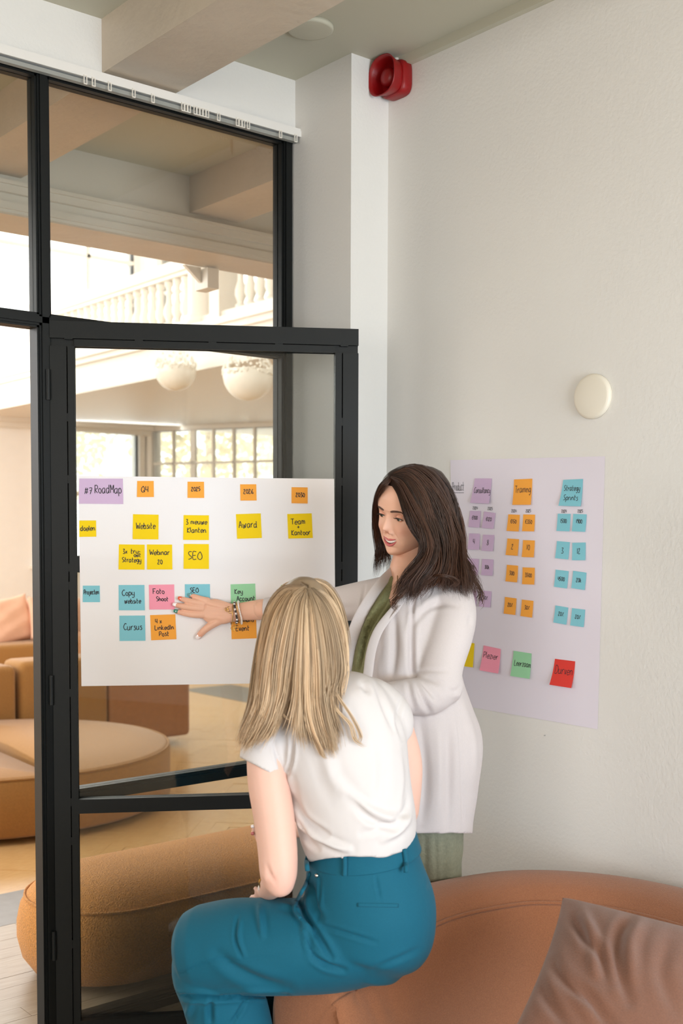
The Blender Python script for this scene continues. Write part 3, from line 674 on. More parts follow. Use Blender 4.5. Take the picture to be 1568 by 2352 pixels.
# big paper on the door
pc = [dpl(180, 1093, .002), dpl(767, 1100, .002), dpl(771, 1567, .002), dpl(187, 1576, .002)]
sheet('paper_sheet', pc, 0, -DN, 'paper', 'wide white paper sheet with a road map of notes taped on the glass door', 'paper')
def dz1(c): return [(170 + x / 5.058, 1080 + y / 5.058) for x, y in c]
def dz2(c): return [(470 + x / 5.058, 1080 + y / 5.058) for x, y in c]
def one(t, v=.6, h=.22, mw=.8, u=.5): return [(t, u, v, h, mw)]
NOTES = [
 (dz1([(62, 97), (567, 98), (572, 393), (55, 388)]), 'lilac', 'wide lilac note reading #7 RoadMap on the top left of the door paper', [('#7', .21, .62, .24, .2), ('RoadMap', .66, .57, .32, .6)]),
 (dz1([(733, 125), (925, 125), (927, 312), (731, 312)]), 'orange', 'small orange note reading Q4 beside the lilac road map note', one('Q4', .68, .36, .6, .45)),
 (dz1([(1318, 133), (1509, 134), (1511, 323), (1318, 322)]), 'orange', 'small orange year note above the 3 nieuwe Klanten note, reading 2025', one('2025', .57, .24, .74)),
 (dz2([(411, 164), (598, 163), (602, 353), (415, 353)]), 'orange', 'small orange year note above the tilted Award note, reading 2026', one('2026', .57, .26, .74)),
 (dz2([(1008, 197), (1195, 200), (1194, 387), (1007, 384)]), 'orange', 'small orange year note above the Team + Kantoor note, reading 2030', one('2030', .58, .24, .76, .54)),
 (dz1([(60, 584), (256, 584), (258, 772), (60, 775)]), 'yellow', 'small yellow note reading doelen at the left edge of the door paper', one('doelen', .62, .30, .84)),
 (dz1([(684, 511), (982, 517), (980, 804), (681, 801)]), 'yellow', 'yellow note reading Website on the door paper', one('Website', .57, .24, .74)),
 (dz1([(1272, 521), (1566, 524), (1566, 812), (1268, 809)]), 'yellow', 'yellow note reading 3 nieuwe Klanten on the door paper', [('3 nieuwe', .51, .36, .19, .82), ('Klanten', .52, .70, .2, .72)]),
 (dz2([(362, 511), (650, 501), (663, 787), (376, 797)]), 'yellow', 'tilted yellow note reading Award on the door paper', one('Award', .56, .26, .72, .46)),
 (dz2([(958, 509), (1242, 501), (1254, 787), (970, 795)]), 'yellow', 'yellow note reading Team + Kantoor on the door paper', [('Team', .42, .42, .22, .6), ('+', .43, .62, .26, .3), ('Kantoor', .53, .86, .2, .76)]),
 (dz1([(521, 861), (820, 865), (819, 1155), (517, 1153)]), 'yellow', 'yellow note reading 3x try-out Strategy on the door paper', [('3x', .24, .36, .17, .3), ('try-', .65, .36, .19, .36), ('out', .72, .49, .16, .3), ('Strategy', .5, .70, .18, .72)]),
 (dz1([(845, 862), (1139, 864), (1142, 1153), (849, 1153)]), 'yellow', 'yellow note reading Webinar 20 on the door paper', [('Webinar', .5, .41, .2, .78), ('20', .51, .78, .17, .35)]),
 (dz1([(1274, 856), (1566, 858), (1566, 1147), (1272, 1146)]), 'yellow', 'yellow note reading only SEO on the door paper', one('SEO', .6, .3, .56, .46)),
 (dz1([(102, 1341), (299, 1341), (302, 1532), (102, 1532)]), 'blue', 'small blue note reading Projecten at the left of the door paper', one('Projecten', .52, .28, .86)),
 (dz1([(517, 1334), (817, 1333), (822, 1627), (520, 1626)]), 'blue', 'blue note reading Copy Website on the door paper', [('Copy', .37, .41, .22, .46), ('website', .54, .72, .18, .62)]),
 (dz1([(868, 1331), (1163, 1327), (1168, 1616), (875, 1618)]), 'pink', 'pink note reading Foto Shoot touched by the pointing hand', [('Foto', .38, .36, .2, .56), ('Shoot', .52, .66, .17, .58)]),
 (dz1([(1286, 1325), (1578, 1323), (1582, 1612), (1290, 1614)]), 'blue', 'blue note reading SEO half covered by the pointing hand', [('SEO', .38, .33, .18, .38), ('on page', .5, .66, .18, .7)]),
 (dz1([(526, 1690), (824, 1688), (829, 1980), (529, 1983)]), 'blue', 'blue note reading Cursus on the door paper', one('Cursus', .56, .24, .7, .52)),
 (dz1([(883, 1683), (1176, 1674), (1189, 1962), (896, 1975)]), 'orange', 'large orange note of four x social posts below the pink note', [('4 x', .32, .34, .18, .3), ('LinkedIn', .54, .60, .18, .8), ('Post', .52, .85, .18, .42)]),
 (dz2([(300, 1326), (586, 1317), (596, 1610), (305, 1620)]), 'green', 'green note reading Key Account behind the wrist bracelets', [('Key', .32, .38, .18, .32), ('Account', .6, .66, .18, .72)]),
 (dz2([(886, 1333), (1172, 1330), (1176, 1620), (890, 1622)]), 'green', 'green note peeking out behind the blonde head', None),
 (dz2([(302, 1672), (596, 1664), (603, 1951), (313, 1962)]), 'orange', 'orange note reading Event below the wrist bracelets', [('Humans', .58, .32, .17, .62), ('Event', .45, .68, .2, .52)]),
]
for i, (c4, colr, lab, lines) in enumerate(NOTES):
    sheet('sticky_note', [dpl(x, y, .0028) for x, y in c4], .003, -DN, 'n_' + colr, lab, 'sticky note', 'notes on the door paper', lines, seed=i * 7)
# paper on the right wall
def wp(px, py, off=0.0): return on(px, py, 0, XW - off)
wc = [wp(1034, 1057, .001), wp(1389, 1048, .001), wp(1372, 1675, .001), wp(1046, 1618, .001)]
NX = np.array([-1., 0, 0])
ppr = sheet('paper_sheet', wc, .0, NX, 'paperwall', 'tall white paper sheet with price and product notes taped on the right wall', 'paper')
WF = sheetf(wc, 0, NX)
def wz1(c): return [(1020 + x / 4.126, 1040 + y / 4.126) for x, y in c]
def wz2(c): return [(1020 + x / 4.126, 1320 + y / 4.126) for x, y in c]
def tall(name, pts, parent, txts, seed=0):   # writing straight on the paper: own small frames
    for k, (c4, t_, h) in enumerate(txts):
        C = [wp(x, y, .0022) for x, y in pts(c4)]; f = sheetf(C, 0, NX)
        ink(name, f, [(t_, .5, .9, h, .96)], np.linalg.norm(C[1] - C[0]), np.linalg.norm(C[3] - C[0]), parent, seed=seed + k, pen=.0006)
tall('handwriting', wz1, ppr, [([(76, 275), (190, 270), (190, 365), (78, 362)], 'Product', .85)] + [([(x - 1, y - 3), (x + w_ + 2, y - 1), (x + w_ + 2, y + 29), (x - 1, y + 27)], t_, .9) for x, y, w_, t_ in
     ((258, 511, 70, '2024'), (398, 517, 76, '2025'), (626, 538, 68, '2024'), (758, 538, 80, '2025'), (1096, 541, 78, '2024'), (1246, 541, 88, '2025'))])
a_, b_ = wp(*wz1([(80, 378)])[0], .002), wp(*wz1([(186, 379)])[0], .002)
mb = MB(); mb.add([a_ + [0, 0, .0007], b_ + [0, 0, .0007], b_ - [0, 0, .0007], a_ - [0, 0, .0007]], [(0, 1, 2, 3)]); mb.obj('underline', 'ink', ppr)
WN = [
 (wz1([(290, 243), (450, 243), (435, 482), (257, 475)]), 'lilac', 'large lilac note reading Consultancy at the top of the wall paper', one('Consultancy', .58, .22, .9, .54), .012),
 (wz1([(662, 253), (834, 245), (827, 493), (653, 494)]), 'orange', 'large orange note reading Training at the top of the wall paper', one('Training', .52, .26, .84, .52), .008),
 (wz1([(1127, 257), (1314, 248), (1304, 508), (1095, 502)]), 'blue', 'large blue note reading Strategy Sprints on the wall paper', [('Strategy', .5, .42, .2, .76), ('Sprints', .5, .78, .2, .66)], .012),
]
for q, t_, colr, v in (([(246, 549), (345, 553), (337, 709), (231, 703)], '€100', 'lilac', .52), ([(378, 556), (486, 571), (467, 721), (358, 711)], '€120', 'lilac', .54), ([(608, 583), (716, 588), (708, 746), (594, 740)], '€150', 'orange', .52), ([(749, 584), (860, 586), (855, 745), (741, 743)], '€350', 'orange', .54),
  ([(1076, 577), (1197, 579), (1190, 745), (1067, 740)], '1500', 'blue', .52), ([(1222, 579), (1349, 583), (1339, 749), (1213, 744)], '1900', 'blue', .52), ([(236, 763), (338, 768), (332, 919), (225, 915)], '4', 'lilac', .64), ([(368, 776), (474, 779), (463, 933), (357, 927)], '8', 'lilac', .64),
  ([(599, 812), (708, 819), (698, 977), (585, 968)], '2', 'orange', .62), ([(747, 827), (858, 831), (851, 991), (738, 987)], '10', 'orange', .56), ([(1068, 836), (1190, 847), (1178, 1011), (1054, 998)], '3', 'blue', .66), ([(1213, 853), (1339, 850), (1340, 1018), (1214, 1018)], '12', 'blue', .62),
  ([(222, 1000), (328, 1006), (320, 1160), (215, 1152)], '50k', 'lilac', .60), ([(360, 1006), (466, 1012), (459, 1165), (353, 1158)], '80k', 'lilac', .60), ([(594, 1061), (700, 1070), (693, 1228), (584, 1218)], '300', 'orange', .58), ([(743, 1085), (857, 1090), (856, 1249), (741, 1245)], '3500', 'orange', .56),
  ([(1056, 1107), (1179, 1122), (1166, 1286), (1043, 1269)], '4500', 'blue', .60), ([(1221, 1118), (1347, 1136), (1334, 1301), (1207, 1281)], '20k', 'blue', .60), ([(213, 1300), (310, 1306), (303, 1455), (205, 1450)], '', 'lilac', .5), ([(343, 1304), (448, 1313), (437, 1466), (330, 1455)], '50%', 'lilac', .54),
  ([(576, 1366), (684, 1380), (676, 1537), (567, 1523)], '20%', 'orange', .54), ([(736, 1391), (845, 1403), (835, 1562), (726, 1547)], '30%', 'orange', .55), ([(1054, 1446), (1175, 1467), (1160, 1629), (1037, 1607)], '20%', 'blue', .54), ([(1211, 1472), (1335, 1487), (1324, 1652), (1197, 1635)], '20%', 'blue', .56)):
    row = ['first', 'second', 'third', 'last'][0 if q[0][1] < 700 else 1 if q[0][1] < 950 else 2 if q[0][1] < 1250 else 3]
    colm = {'lilac': ('inner', 'outer')[q[0][0] > 300], 'orange': ('inner', 'outer')[q[0][0] > 720], 'blue': ('inner', 'outer')[q[0][0] > 1200]}[colr]
    head = {'lilac': 'Consultancy', 'orange': 'Training', 'blue': 'Strategy Sprints'}[colr]
    lab = 'small %s note%s, %s column of the %s row under %s' % (colr, ' reading ' + t_ if t_ else ' hidden by hair', colm, row, head)
    WN.append((wz1(q), colr, lab, one(t_, v, .30 if len(t_) < 3 else .22, .78 if len(t_) > 2 else .45, .5) if t_ else None, .004))
WN += [
 (wz2([(200, 641), (286, 650), (274, 878), (180, 866)]), 'yellow', 'yellow note half hidden behind the standing woman elbow', None, .004),
 (wz2([(374, 670), (535, 704), (524, 936), (346, 904)]), 'pink', 'pink note reading Plezier low on the wall paper', one('Plezier', .47, .24, .8, .48), .012),
 (wz2([(658, 721), (827, 747), (816, 986), (634, 958)]), 'green', 'green note reading Leerzaam low on the wall paper', one('Leerzaam', .56, .22, .86, .56), .008),
 (wz2([(1049, 797), (1240, 821), (1221, 1072), (1015, 1040)]), 'redn', 'red note reading Durven at the bottom of the wall paper', one('Durven', .54, .30, .82, .52), .018)]
for i, (c4, colr, lab, lines, lf) in enumerate(WN):
    sheet('sticky_note', [wp(x, y, .0026) for x, y in c4], lf * .7, NX, 'n_' + colr, lab, 'sticky note', 'notes on the wall paper', lines, seed=300 + i * 5, pen=.0008)

# ================================================================= people
MT['skinA'] = mat('warm skin', (226, 176, 150), .5, attr='tint', bump=.12, bscale=500, bdist=.0006, spec=.35)
MT['skinB'] = mat('fair skin', (226, 182, 164), .52, attr='tint', bump=.12, bscale=500, bdist=.0006, spec=.35)
for k in ('skinA', 'skinB'):
    nt = MT[k].node_tree; b = nt.nodes['Principled BSDF']; b.inputs['Subsurface Weight'].default_value = .12; b.inputs['Subsurface Radius'].default_value = (.012, .005, .003); b.inputs['Subsurface Scale'].default_value = .5
    a = [n for n in nt.nodes if n.type == 'ATTRIBUTE'][0]; mm = nt.nodes.new('ShaderNodeMix'); mm.data_type = 'RGBA'; mm.blend_type = 'MULTIPLY'; mm.inputs['Factor'].default_value = 1
    mm.inputs['A'].default_value = lin((226, 176, 150) if k == 'skinA' else (226, 182, 164)); nt.links.new(a.outputs['Color'], mm.inputs['B']); nt.links.new(mm.outputs['Result'], b.inputs['Base Color'])
MT['blazer'] = mat('pale mauve crepe', (202, 192, 190), .85, var=.02, vscale=300, bump=.15, bscale=900, bdist=.0006, sheen=.1)
MT['olive'] = mat('olive crinkle cotton', (124, 122, 84), .9, var=.1, vscale=200, bump=.8, bscale=220, bdist=.002)
MT['sage'] = mat('sage ribbed trousers', (134, 136, 116), .9, var=.08, vscale=120, bump=.7, bscale=160, bdist=.002)
MT['tee'] = mat('white cotton jersey', (209, 202, 200), .85, bump=.1, bscale=900, bdist=.0004)
MT['teal'] = mat('teal twill', (4, 86, 108), .78, var=.05, vscale=400, bump=.15, bscale=1200, bdist=.0004, sheen=.05, spec=.3)
MT['hairA'] = mat('dark brown hair', (62, 40, 28), .38, attr='tint', spec=.5)
MT['hairB'] = mat('blonde hair', (200, 168, 128), .42, attr='tint', spec=.5)
for k, c_ in (('hairA', (60, 40, 30)), ('hairB', (216, 184, 148))):
    nt = MT[k].node_tree; b = nt.nodes['Principled BSDF']; a = [n for n in nt.nodes if n.type == 'ATTRIBUTE'][0]
    mm = nt.nodes.new('ShaderNodeMix'); mm.data_type = 'RGBA'; mm.blend_type = 'MULTIPLY'; mm.inputs['Factor'].default_value = 1
    mm.inputs['A'].default_value = lin(c_); nt.links.new(a.outputs['Color'], mm.inputs['B']); nt.links.new(mm.outputs['Result'], b.inputs['Base Color'])
MT['lip'] = mat('rose lips', (192, 98, 96), .35); MT['teeth'] = mat('teeth', (240, 232, 220), .25); MT['eye'] = mat('eye white', (232, 226, 220), .12)
MT['iris'] = mat('grey green iris', (86, 92, 74), .1); MT['dark'] = mat('dark lash', (24, 16, 14), .6); MT['brow'] = mat('brown brow hair', (84, 56, 42), .8)
MT['pearl'] = mat('white pearl', (236, 228, 222), .2, coat=.5); MT['onyx'] = mat('black bead', (18, 18, 20), .15, coat=.6)
MT['nailw'] = mat('pale nail varnish', (240, 226, 226), .12, coat=1); MT['nailg'] = mat('teal green nail varnish', (52, 128, 112), .12, coat=1); MT['nailo'] = mat('orange red nail varnish', (224, 92, 60), .12, coat=1); MT['nailt'] = mat('dusty teal nail varnish', (96, 150, 150), .12, coat=1)
MT['sneaker'] = mat('white sneaker', (226, 224, 218), .6)

def st(mb, pts, k=24, n=None, dome=(1, 1)):
    """soft tube through picture points (px, py, depth, half width in px, half depth in m)"""
    pts = [p if len(p) == 5 else (*p, p[3] * p[2] / FPX) for p in pts]
    A = np.array([[*P(p[0], p[1], p[2]), p[3] * p[2] / FPX, p[4]] for p in pts])
    A = catmull(A, n or 6 * (len(pts) - 1) + 1); C_ = A[:, :3]; T_ = np.gradient(C_, axis=0); T_ /= np.linalg.norm(T_, axis=1)[:, None]
    R_ = []; fr = []
    for c, t_ in zip(C_, T_):
        v = c - CAM; v /= np.linalg.norm(v); a = np.cross(t_, v); a /= np.linalg.norm(a); b = np.cross(a, t_); fr.append((a, b))
    def ring(c, a, b, w_, d_): return [c + a * w_ * math.cos(x) + b * d_ * math.sin(x) for x in np.arange(k) * 2 * math.pi / k]
    if dome[0]:
        m_ = min(A[0, 3], A[0, 4]) * dome[0]
        for s in (.96, .8, .5): R_.append(ring(C_[0] - T_[0] * m_ * s, *fr[0], A[0, 3] * math.sqrt(1 - s * s), A[0, 4] * math.sqrt(1 - s * s)))
    for i in range(len(C_)): R_.append(ring(C_[i], *fr[i], A[i, 3], A[i, 4]))
    if dome[1]:
        m_ = min(A[-1, 3], A[-1, 4]) * dome[1]
        for s in (.5, .8, .96): R_.append(ring(C_[-1] + T_[-1] * m_ * s, *fr[-1], A[-1, 3] * math.sqrt(1 - s * s), A[-1, 4] * math.sqrt(1 - s * s)))
    mb.rings(R_); return mb
def remesh(mb, vox, smooth=4, fac=.5):
    me = bpy.data.meshes.new('tmp'); me.from_pydata([tuple(map(float, v)) for v in mb.v], [], mb.f); fixn(me)
    o = bpy.data.objects.new('tmp', me); COL.objects.link(o)
    r = o.modifiers.new('r', 'REMESH'); r.mode = 'VOXEL'; r.voxel_size = vox
    if smooth: s_ = o.modifiers.new('s', 'SMOOTH'); s_.iterations = smooth; s_.factor = fac
    dg = bpy.context.evaluated_depsgraph_get(); dg.update(); out = bpy.data.meshes.new_from_object(o.evaluated_get(dg)); bpy.data.objects.remove(o); bpy.data.meshes.remove(me); return out
def getv(me): a = np.empty(len(me.vertices) * 3); me.vertices.foreach_get('co', a); return a.reshape(-1, 3)
def setv(me, V): me.vertices.foreach_set('co', V.astype(float).ravel()); me.update()
def nrm(me): a = np.empty(len(me.vertices) * 3, dtype=np.float32); me.vertex_normals.foreach_get('vector', a); return a.reshape(-1, 3).astype(float)
def folds(me, fl_, seed=0):
    """raise or crease cloth along picture polylines: (points, width px, amplitude m)"""
    for pts, w_, am in fl_:
        V = getv(me); Nn = nrm(me); q = proj(V); vd = V - CAM; vd /= np.linalg.norm(vd, axis=1)[:, None]; fc = -(vd * Nn).sum(1)
        L_ = catmull(pts, 24); best = np.full(len(V), 1e9); sgn = np.zeros(len(V)); par = np.zeros(len(V))
        for i in range(len(L_) - 1):
            a, b = L_[i], L_[i + 1]; ab = b - a; l2 = ab @ ab + 1e-9; t_ = np.clip(((q[:, :2] - a) @ ab) / l2, 0, 1); d = np.linalg.norm(q[:, :2] - a - t_[:, None] * ab, axis=1)
            m_ = d < best; best[m_] = d[m_]; par[m_] = ((i + t_) / (len(L_) - 1))[m_]
        tp = np.sqrt(np.clip(np.sin(np.pi * np.clip(par, .03, .97)), 0, 1)); pr = np.exp(-(best / w_) ** 2) - .35 * np.exp(-((best - 2.0 * w_) / w_) ** 2)
        V += Nn * (am * pr * tp * np.clip(fc * 2.2, 0, 1))[:, None]; setv(me, V)
def ripple(me, sc_, am, seed=1):
    from mathutils import noise as nz
    V = getv(me); Nn = nrm(me); h_ = np.array([nz.noise(Vector(v * sc_ + seed * 7.1)) for v in V]); setv(me, V + Nn * (h_ * am)[:, None])
def bvh(me):
    return BVHTree.FromPolygons([v.co.copy() for v in me.vertices], [tuple(p.vertices) for p in me.polygons])
def hit(bv, px, py, off=0.0, dflt=None):
    d = Vector(ray(px, py)); L = d.length; h_ = bv.ray_cast(Vector(CAM), d.normalized())
    if h_[0] is None: return P(px, py, dflt) if dflt else None
    return np.array(h_[0]) - np.array(d.normalized()) * off
def strip(mb, pts, bv, w_, th=.003, off=.002, n=24, dflt=3.0, taper=False):
    """flat ribbon laid on a surface along picture points (px,py[,w px])"""
    q = catmull([(*p[:2], p[2] if len(p) > 2 else w_) for p in pts], n); C_ = np.array([hit(bv, a, b, off, dflt) for a, b, _ in q])
    for _ in range(2): C_[1:-1] = (C_[:-2] + 2 * C_[1:-1] + C_[2:]) / 4
    T_ = np.gradient(C_, axis=0); R_ = []
    for i, (c, t_) in enumerate(zip(C_, T_)):
        t_ = t_ / np.linalg.norm(t_); v = c - CAM; dep = v @ CF; v /= np.linalg.norm(v); a = np.cross(t_, v); a /= np.linalg.norm(a); b = np.cross(a, t_); ww = q[i][2] * dep / FPX
        R_.append([c + a * ww * math.cos(x) * 1.0 + b * th * math.sin(x) for x in np.arange(10) * 2 * math.pi / 10])
    mb.rings(R_); return mb
def cutfaces(me, fn):
    bm = bmesh.new(); bm.from_mesh(me); V = np.array([f.calc_center_median()[:] for f in bm.faces]); Nn = np.array([f.normal[:] for f in bm.faces]); q = proj(V); vd = V - CAM
    fr = (vd * Nn).sum(1) < 0; k = [f for i, f in enumerate(bm.faces) if fn(q[i], fr[i])]; bmesh.ops.delete(bm, geom=k, context='FACES')
    bd = {v: [e.other_vert(v) for e in v.link_edges if e.is_boundary] for v in bm.verts if any(e.is_boundary for e in v.link_edges)}
    for _ in range(10):
        nw = {v: (v.co * 2 + sum((o_.co for o_ in n_), Vector())) / (2 + len(n_)) for v, n_ in bd.items()}
        for v, c_ in nw.items(): v.co = c_
    bm.to_mesh(me); bm.free()
def inpoly(p, poly):
    x, y = p[0], p[1]; c = False; j = len(poly) - 1
    for i in range(len(poly)):
        if (poly[i][1] > y) != (poly[j][1] > y) and x < (poly[j][0] - poly[i][0]) * (y - poly[i][1]) / (poly[j][1] - poly[i][1]) + poly[i][0]: c = not c
        j = i
    return c
def tint(me, cols):
    a = me.color_attributes.new('tint', 'FLOAT_COLOR', 'POINT'); a.data.foreach_set('color', np.hstack([cols, np.ones((len(cols), 1))]).astype(np.float32).ravel())
def joinmesh(parts):      # [(V,F)]
    mb = MB()
    for me in parts: mb.add([tuple(v.co) for v in me.vertices], [tuple(p.vertices) for p in me.polygons])
    return mb
def hair(name, guides, nst, m, parent, rad=.0011, jit=.006, wave=.0, wfreq=3, seed=0, dens=None, cols=((1, 1, 1), (.6, .55, .5)), nseg=26, taper=.25, clump=.5, lens=(.82, 1.0), root=None, cln=14, csp=.10):
    """strands interpolated between neighbouring guide curves"""
    r_ = np.random.default_rng(seed); Gd = [catmull([P(*g_) for g_ in gg], nseg) for gg in guides]; V = []; Fs = []; Cc = []; nv = 0
    dens = dens or [1] * (len(Gd) - 1); pr = np.array(dens, float); pr /= pr.sum(); c0_, c1_ = np.array(cols[0]), np.array(cols[1])
    nk = max(6, nst // cln); cl = [(r_.choice(len(pr), p=pr), r_.uniform(0, 1), r_.normal(0, 1, 3), r_.uniform(0, 6.28), r_.uniform(0, 1)) for _ in range(nk)]
    for s in range(nst):
        k = cl[r_.integers(nk)]; i = k[0]; u = np.clip(k[1] + r_.normal(0, csp), 0, 1); base = Gd[i] * (1 - u) + Gd[i + 1] * u
        t_ = np.linspace(0, 1, nseg)[:, None]; T_ = np.gradient(base, axis=0); T_ /= np.linalg.norm(T_, axis=1)[:, None] + 1e-9
        vd = base - CAM; vd /= np.linalg.norm(vd, axis=1)[:, None]; sd = np.cross(T_, vd)
        off = k[2] * jit * (.3 + t_) * clump + r_.normal(0, 1, 3) * jit * (.25 + .75 * t_) * (1 - clump * .5)
        w_ = wave * np.sin(wfreq * 2 * math.pi * t_ + k[3]) * t_ ** 1.2
        C_ = base + off + sd * w_ + vd * (wave * .6 * np.cos(wfreq * 2 * math.pi * t_ + k[3]) * t_)
        Ln = r_.uniform(*lens); m_ = max(6, int(nseg * Ln)); C_ = C_[:m_]
        rr = rad * r_.uniform(.7, 1.25) * np.clip((1.02 - np.linspace(0, 1, m_)) / taper, .12, 1)
        b0 = nv; an = np.array([0, 2.094, 4.189]); A_ = sd[:m_, None, :] * np.cos(an)[None, :, None] + vd[:m_, None, :] * np.sin(an)[None, :, None]
        V.append((C_[:, None, :] + A_ * rr[:, None, None]).reshape(-1, 3)); nv += m_ * 3
        j = np.arange(m_ - 1)[:, None]; x = np.arange(3)[None, :]; y_ = (x + 1) % 3
        Fs.append(np.stack([b0 + j * 3 + x, b0 + j * 3 + y_, b0 + j * 3 + 3 + y_, b0 + j * 3 + 3 + x], -1).reshape(-1, 4))
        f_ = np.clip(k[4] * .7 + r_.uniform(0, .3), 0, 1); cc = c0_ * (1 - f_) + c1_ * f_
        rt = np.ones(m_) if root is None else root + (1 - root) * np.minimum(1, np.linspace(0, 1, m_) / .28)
        Cc.append(np.repeat(cc[None, :] * rt[:, None], 3, 0))
    V = np.concatenate(V); Fs = np.concatenate(Fs); Cc = np.concatenate(Cc); me = bpy.data.meshes.new(name); me.vertices.add(len(V)); me.vertices.foreach_set('co', V.astype(np.float32).ravel())
    me.loops.add(len(Fs) * 4); me.loops.foreach_set('vertex_index', Fs.astype(np.int32).ravel()); me.polygons.add(len(Fs)); me.polygons.foreach_set('loop_start', np.arange(len(Fs), dtype=np.int32) * 4); me.update(calc_edges=True); me.validate()
    tint(me, Cc); o = link(name, me, m, parent, True); return o
def beads(name, C_, r_, m, parent, k=8):
    mb = MB()
    for c in C_: mb.rings(lathe([(.0003, -r_), (r_ * .7, -r_ * .7), (r_, 0), (r_ * .7, r_ * .7), (.0003, r_)], c, DZ, k))
    return mb.obj(name, m, parent, smooth=True)

# ---------------------------------------------------------------- standing woman
pa = empty('person', P(990, 2100, 3.13) * np.array([1, 1, 0]), 'standing woman with long dark wavy hair in pale blazer pointing at the door paper', 'person')
TB = 3.08
def dt(px, py, off=0.0): return (dpl(px, py, off) - CAM) @ CF
# hand
hm_ = MB()
def fp(px, py, off, w_, d_=None): t_ = dt(px, py, off); return (px, py, t_, w_, d_ if d_ else w_ * t_ / FPX)
fing = {'pinky': [(478, 1380, .020, 8.0), (463, 1376, .021, 6.8), (449, 1371, .016, 6.2), (437.5, 1367, .010, 4.9)],
        'ring': [(468, 1387, .022, 8.6), (446, 1383, .025, 7.3), (429, 1379, .019, 6.8), (413.5, 1374.5, .010, 5.2)],
        'middle': [(466, 1398, .023, 8.8), (440, 1395.5, .026, 7.5), (419, 1392.5, .020, 7.0), (402, 1389, .010, 5.3)],
        'index': [(468, 1411, .022, 9.2), (444, 1411.5, .024, 7.8), (423, 1408, .018, 7.0), (405, 1404.5, .010, 5.2)],
        'thumb': [(502, 1424, .022, 12), (486, 1435, .022, 9.5), (471, 1446, .019, 8.2), (461, 1456, .014, 7.6), (455, 1463, .011, 6.0)]}
for k, q in fing.items(): st(hm_, [fp(*a) for a in q], 14, dome=(.5, .9))
st(hm_, [fp(472, 1399, .022, 22, .0095), fp(482, 1402, .022, 27.5, .0115), fp(496, 1405, .024, 29, .0125), fp(514, 1407, .027, 26, .014), fp(532, 1407.5, .031, 21.5, .0165), fp(552, 1405, .037, 20.5, .019), fp(580, 1402, .05, 22.5, .022), fp(615, 1399, .065, 25, .026), fp(650, 1396, .085, 28, .03)], 28, dome=(.35, .6))
st(hm_, [fp(476, 1384, .023, 7.5, .010), fp(500, 1391, .026, 10, .011), fp(522, 1398, .028, 12, .012)], 14)
st(hm_, [fp(472, 1414, .023, 8.5, .010), fp(492, 1417, .025, 12, .012), fp(515, 1419, .028, 13, .013)], 14)
st(hm_, [fp(500, 1424, .024, 11, .012), fp(518, 1421, .027, 12, .014)], 14)
hand = remesh(hm_, .0016, 5, .5)
folds(hand, [([(452, 1372), (451, 1381)], 2.2, -.0006), ([(431, 1376), (429, 1386)], 2.2, -.0006), ([(421, 1388), (420, 1399)], 2.2, -.0006), ([(425, 1402), (424, 1414)], 2.2, -.0006),
             ([(480, 1388), (500, 1392), (524, 1397)], 3, .0007), ([(474, 1398), (500, 1401), (526, 1402)], 3, .0006), ([(474, 1410), (500, 1411), (520, 1409)], 3, .0006), ([(480, 1432), (492, 1424), (506, 1430)], 4, -.0012), ([(472, 1440), (478, 1448)], 2.2, -.0006)])
# face
FA = np.array([[.0966, -.961, -.2589], [-.9753, -.0394, -.2202], [-.1986, -.2738, .9405]]); FC = P(939.3, 1169.5, 3.06) + CF * 0.0; FS = .97
def fw(p): return FC + FS * (FA @ np.array(p))
zt_ = [.118, .112, .10, .085, .07, .05, .03, 0, -.03, -.055, -.075, -.09, -.10, -.109, -.1155, -.119]
xt_ = [.0, .026, .047, .060, .067, .0725, .0750, .0745, .0735, .0695, .062, .0525, .042, .029, .015, 0]
yf_ = [.0, .030, .054, .070, .078, .0845, .0865, .0825, .0835, .084, .0815, .0805, .0825, .079, .062, .02]
yb_ = [-.0, -.03, -.058, -.078, -.09, -.097, -.10, -.096, -.083, -.062, -.04, -.018, 0, .012, .02, .02]
nz_, nth = 190, 220
tz = np.cos(np.linspace(0.001, math.pi - .001, nz_)) * .1185 - .0005
xm = np.interp(-tz, -np.array(zt_), xt_); yfm = np.interp(-tz, -np.array(zt_), yf_); ybm = np.interp(-tz, -np.array(zt_), yb_)
def sm(a):
    for _ in range(10): a[1:-1] = (a[:-2] + 2 * a[1:-1] + a[2:]) / 4
    return a
xm, yfm, ybm = sm(xm), sm(yfm), sm(ybm)
# denser columns in front of the face
th = np.linspace(-math.pi, math.pi, nth, endpoint=False); th = th - .55 * np.sin(th) * 1.0
HV = []
for i in range(nz_):
    s_, c_ = np.sin(th), np.cos(th); x = xm[i] * np.sign(s_) * np.abs(s_) ** .92; y = np.where(c_ > 0, yfm[i] * np.abs(c_) ** .80, ybm[i] * -np.abs(c_) * -1)
    y = np.where(c_ > 0, y, ybm[i] * np.abs(c_)); HV.append(np.stack([x, y, np.full(nth, tz[i])], 1))
HV = np.concatenate(HV)
def G3(c, s): return np.exp(-(((HV[:, 0] - c[0]) / s[0]) ** 2 + ((HV[:, 2] - c[1]) / s[1]) ** 2)) * (HV[:, 1] > .0)
def bump(c, s, dy, dz=0, dx=0, mir=False):
    global HV
    w_ = G3(c, s); HV = HV + np.stack([w_ * dx, w_ * dy, w_ * dz], 1)
    if mir: w_ = G3((-c[0], c[1]), s); HV = HV + np.stack([-w_ * dx, w_ * dy, w_ * dz], 1)
bump((.031, .001), (.015, .0095), -.0085, mir=True)                 # eye sockets
bump((.028, .020), (.020, .006), .0030, mir=True)                   # brow ridge
bump((0, .004), (.010, .012), -.0015)
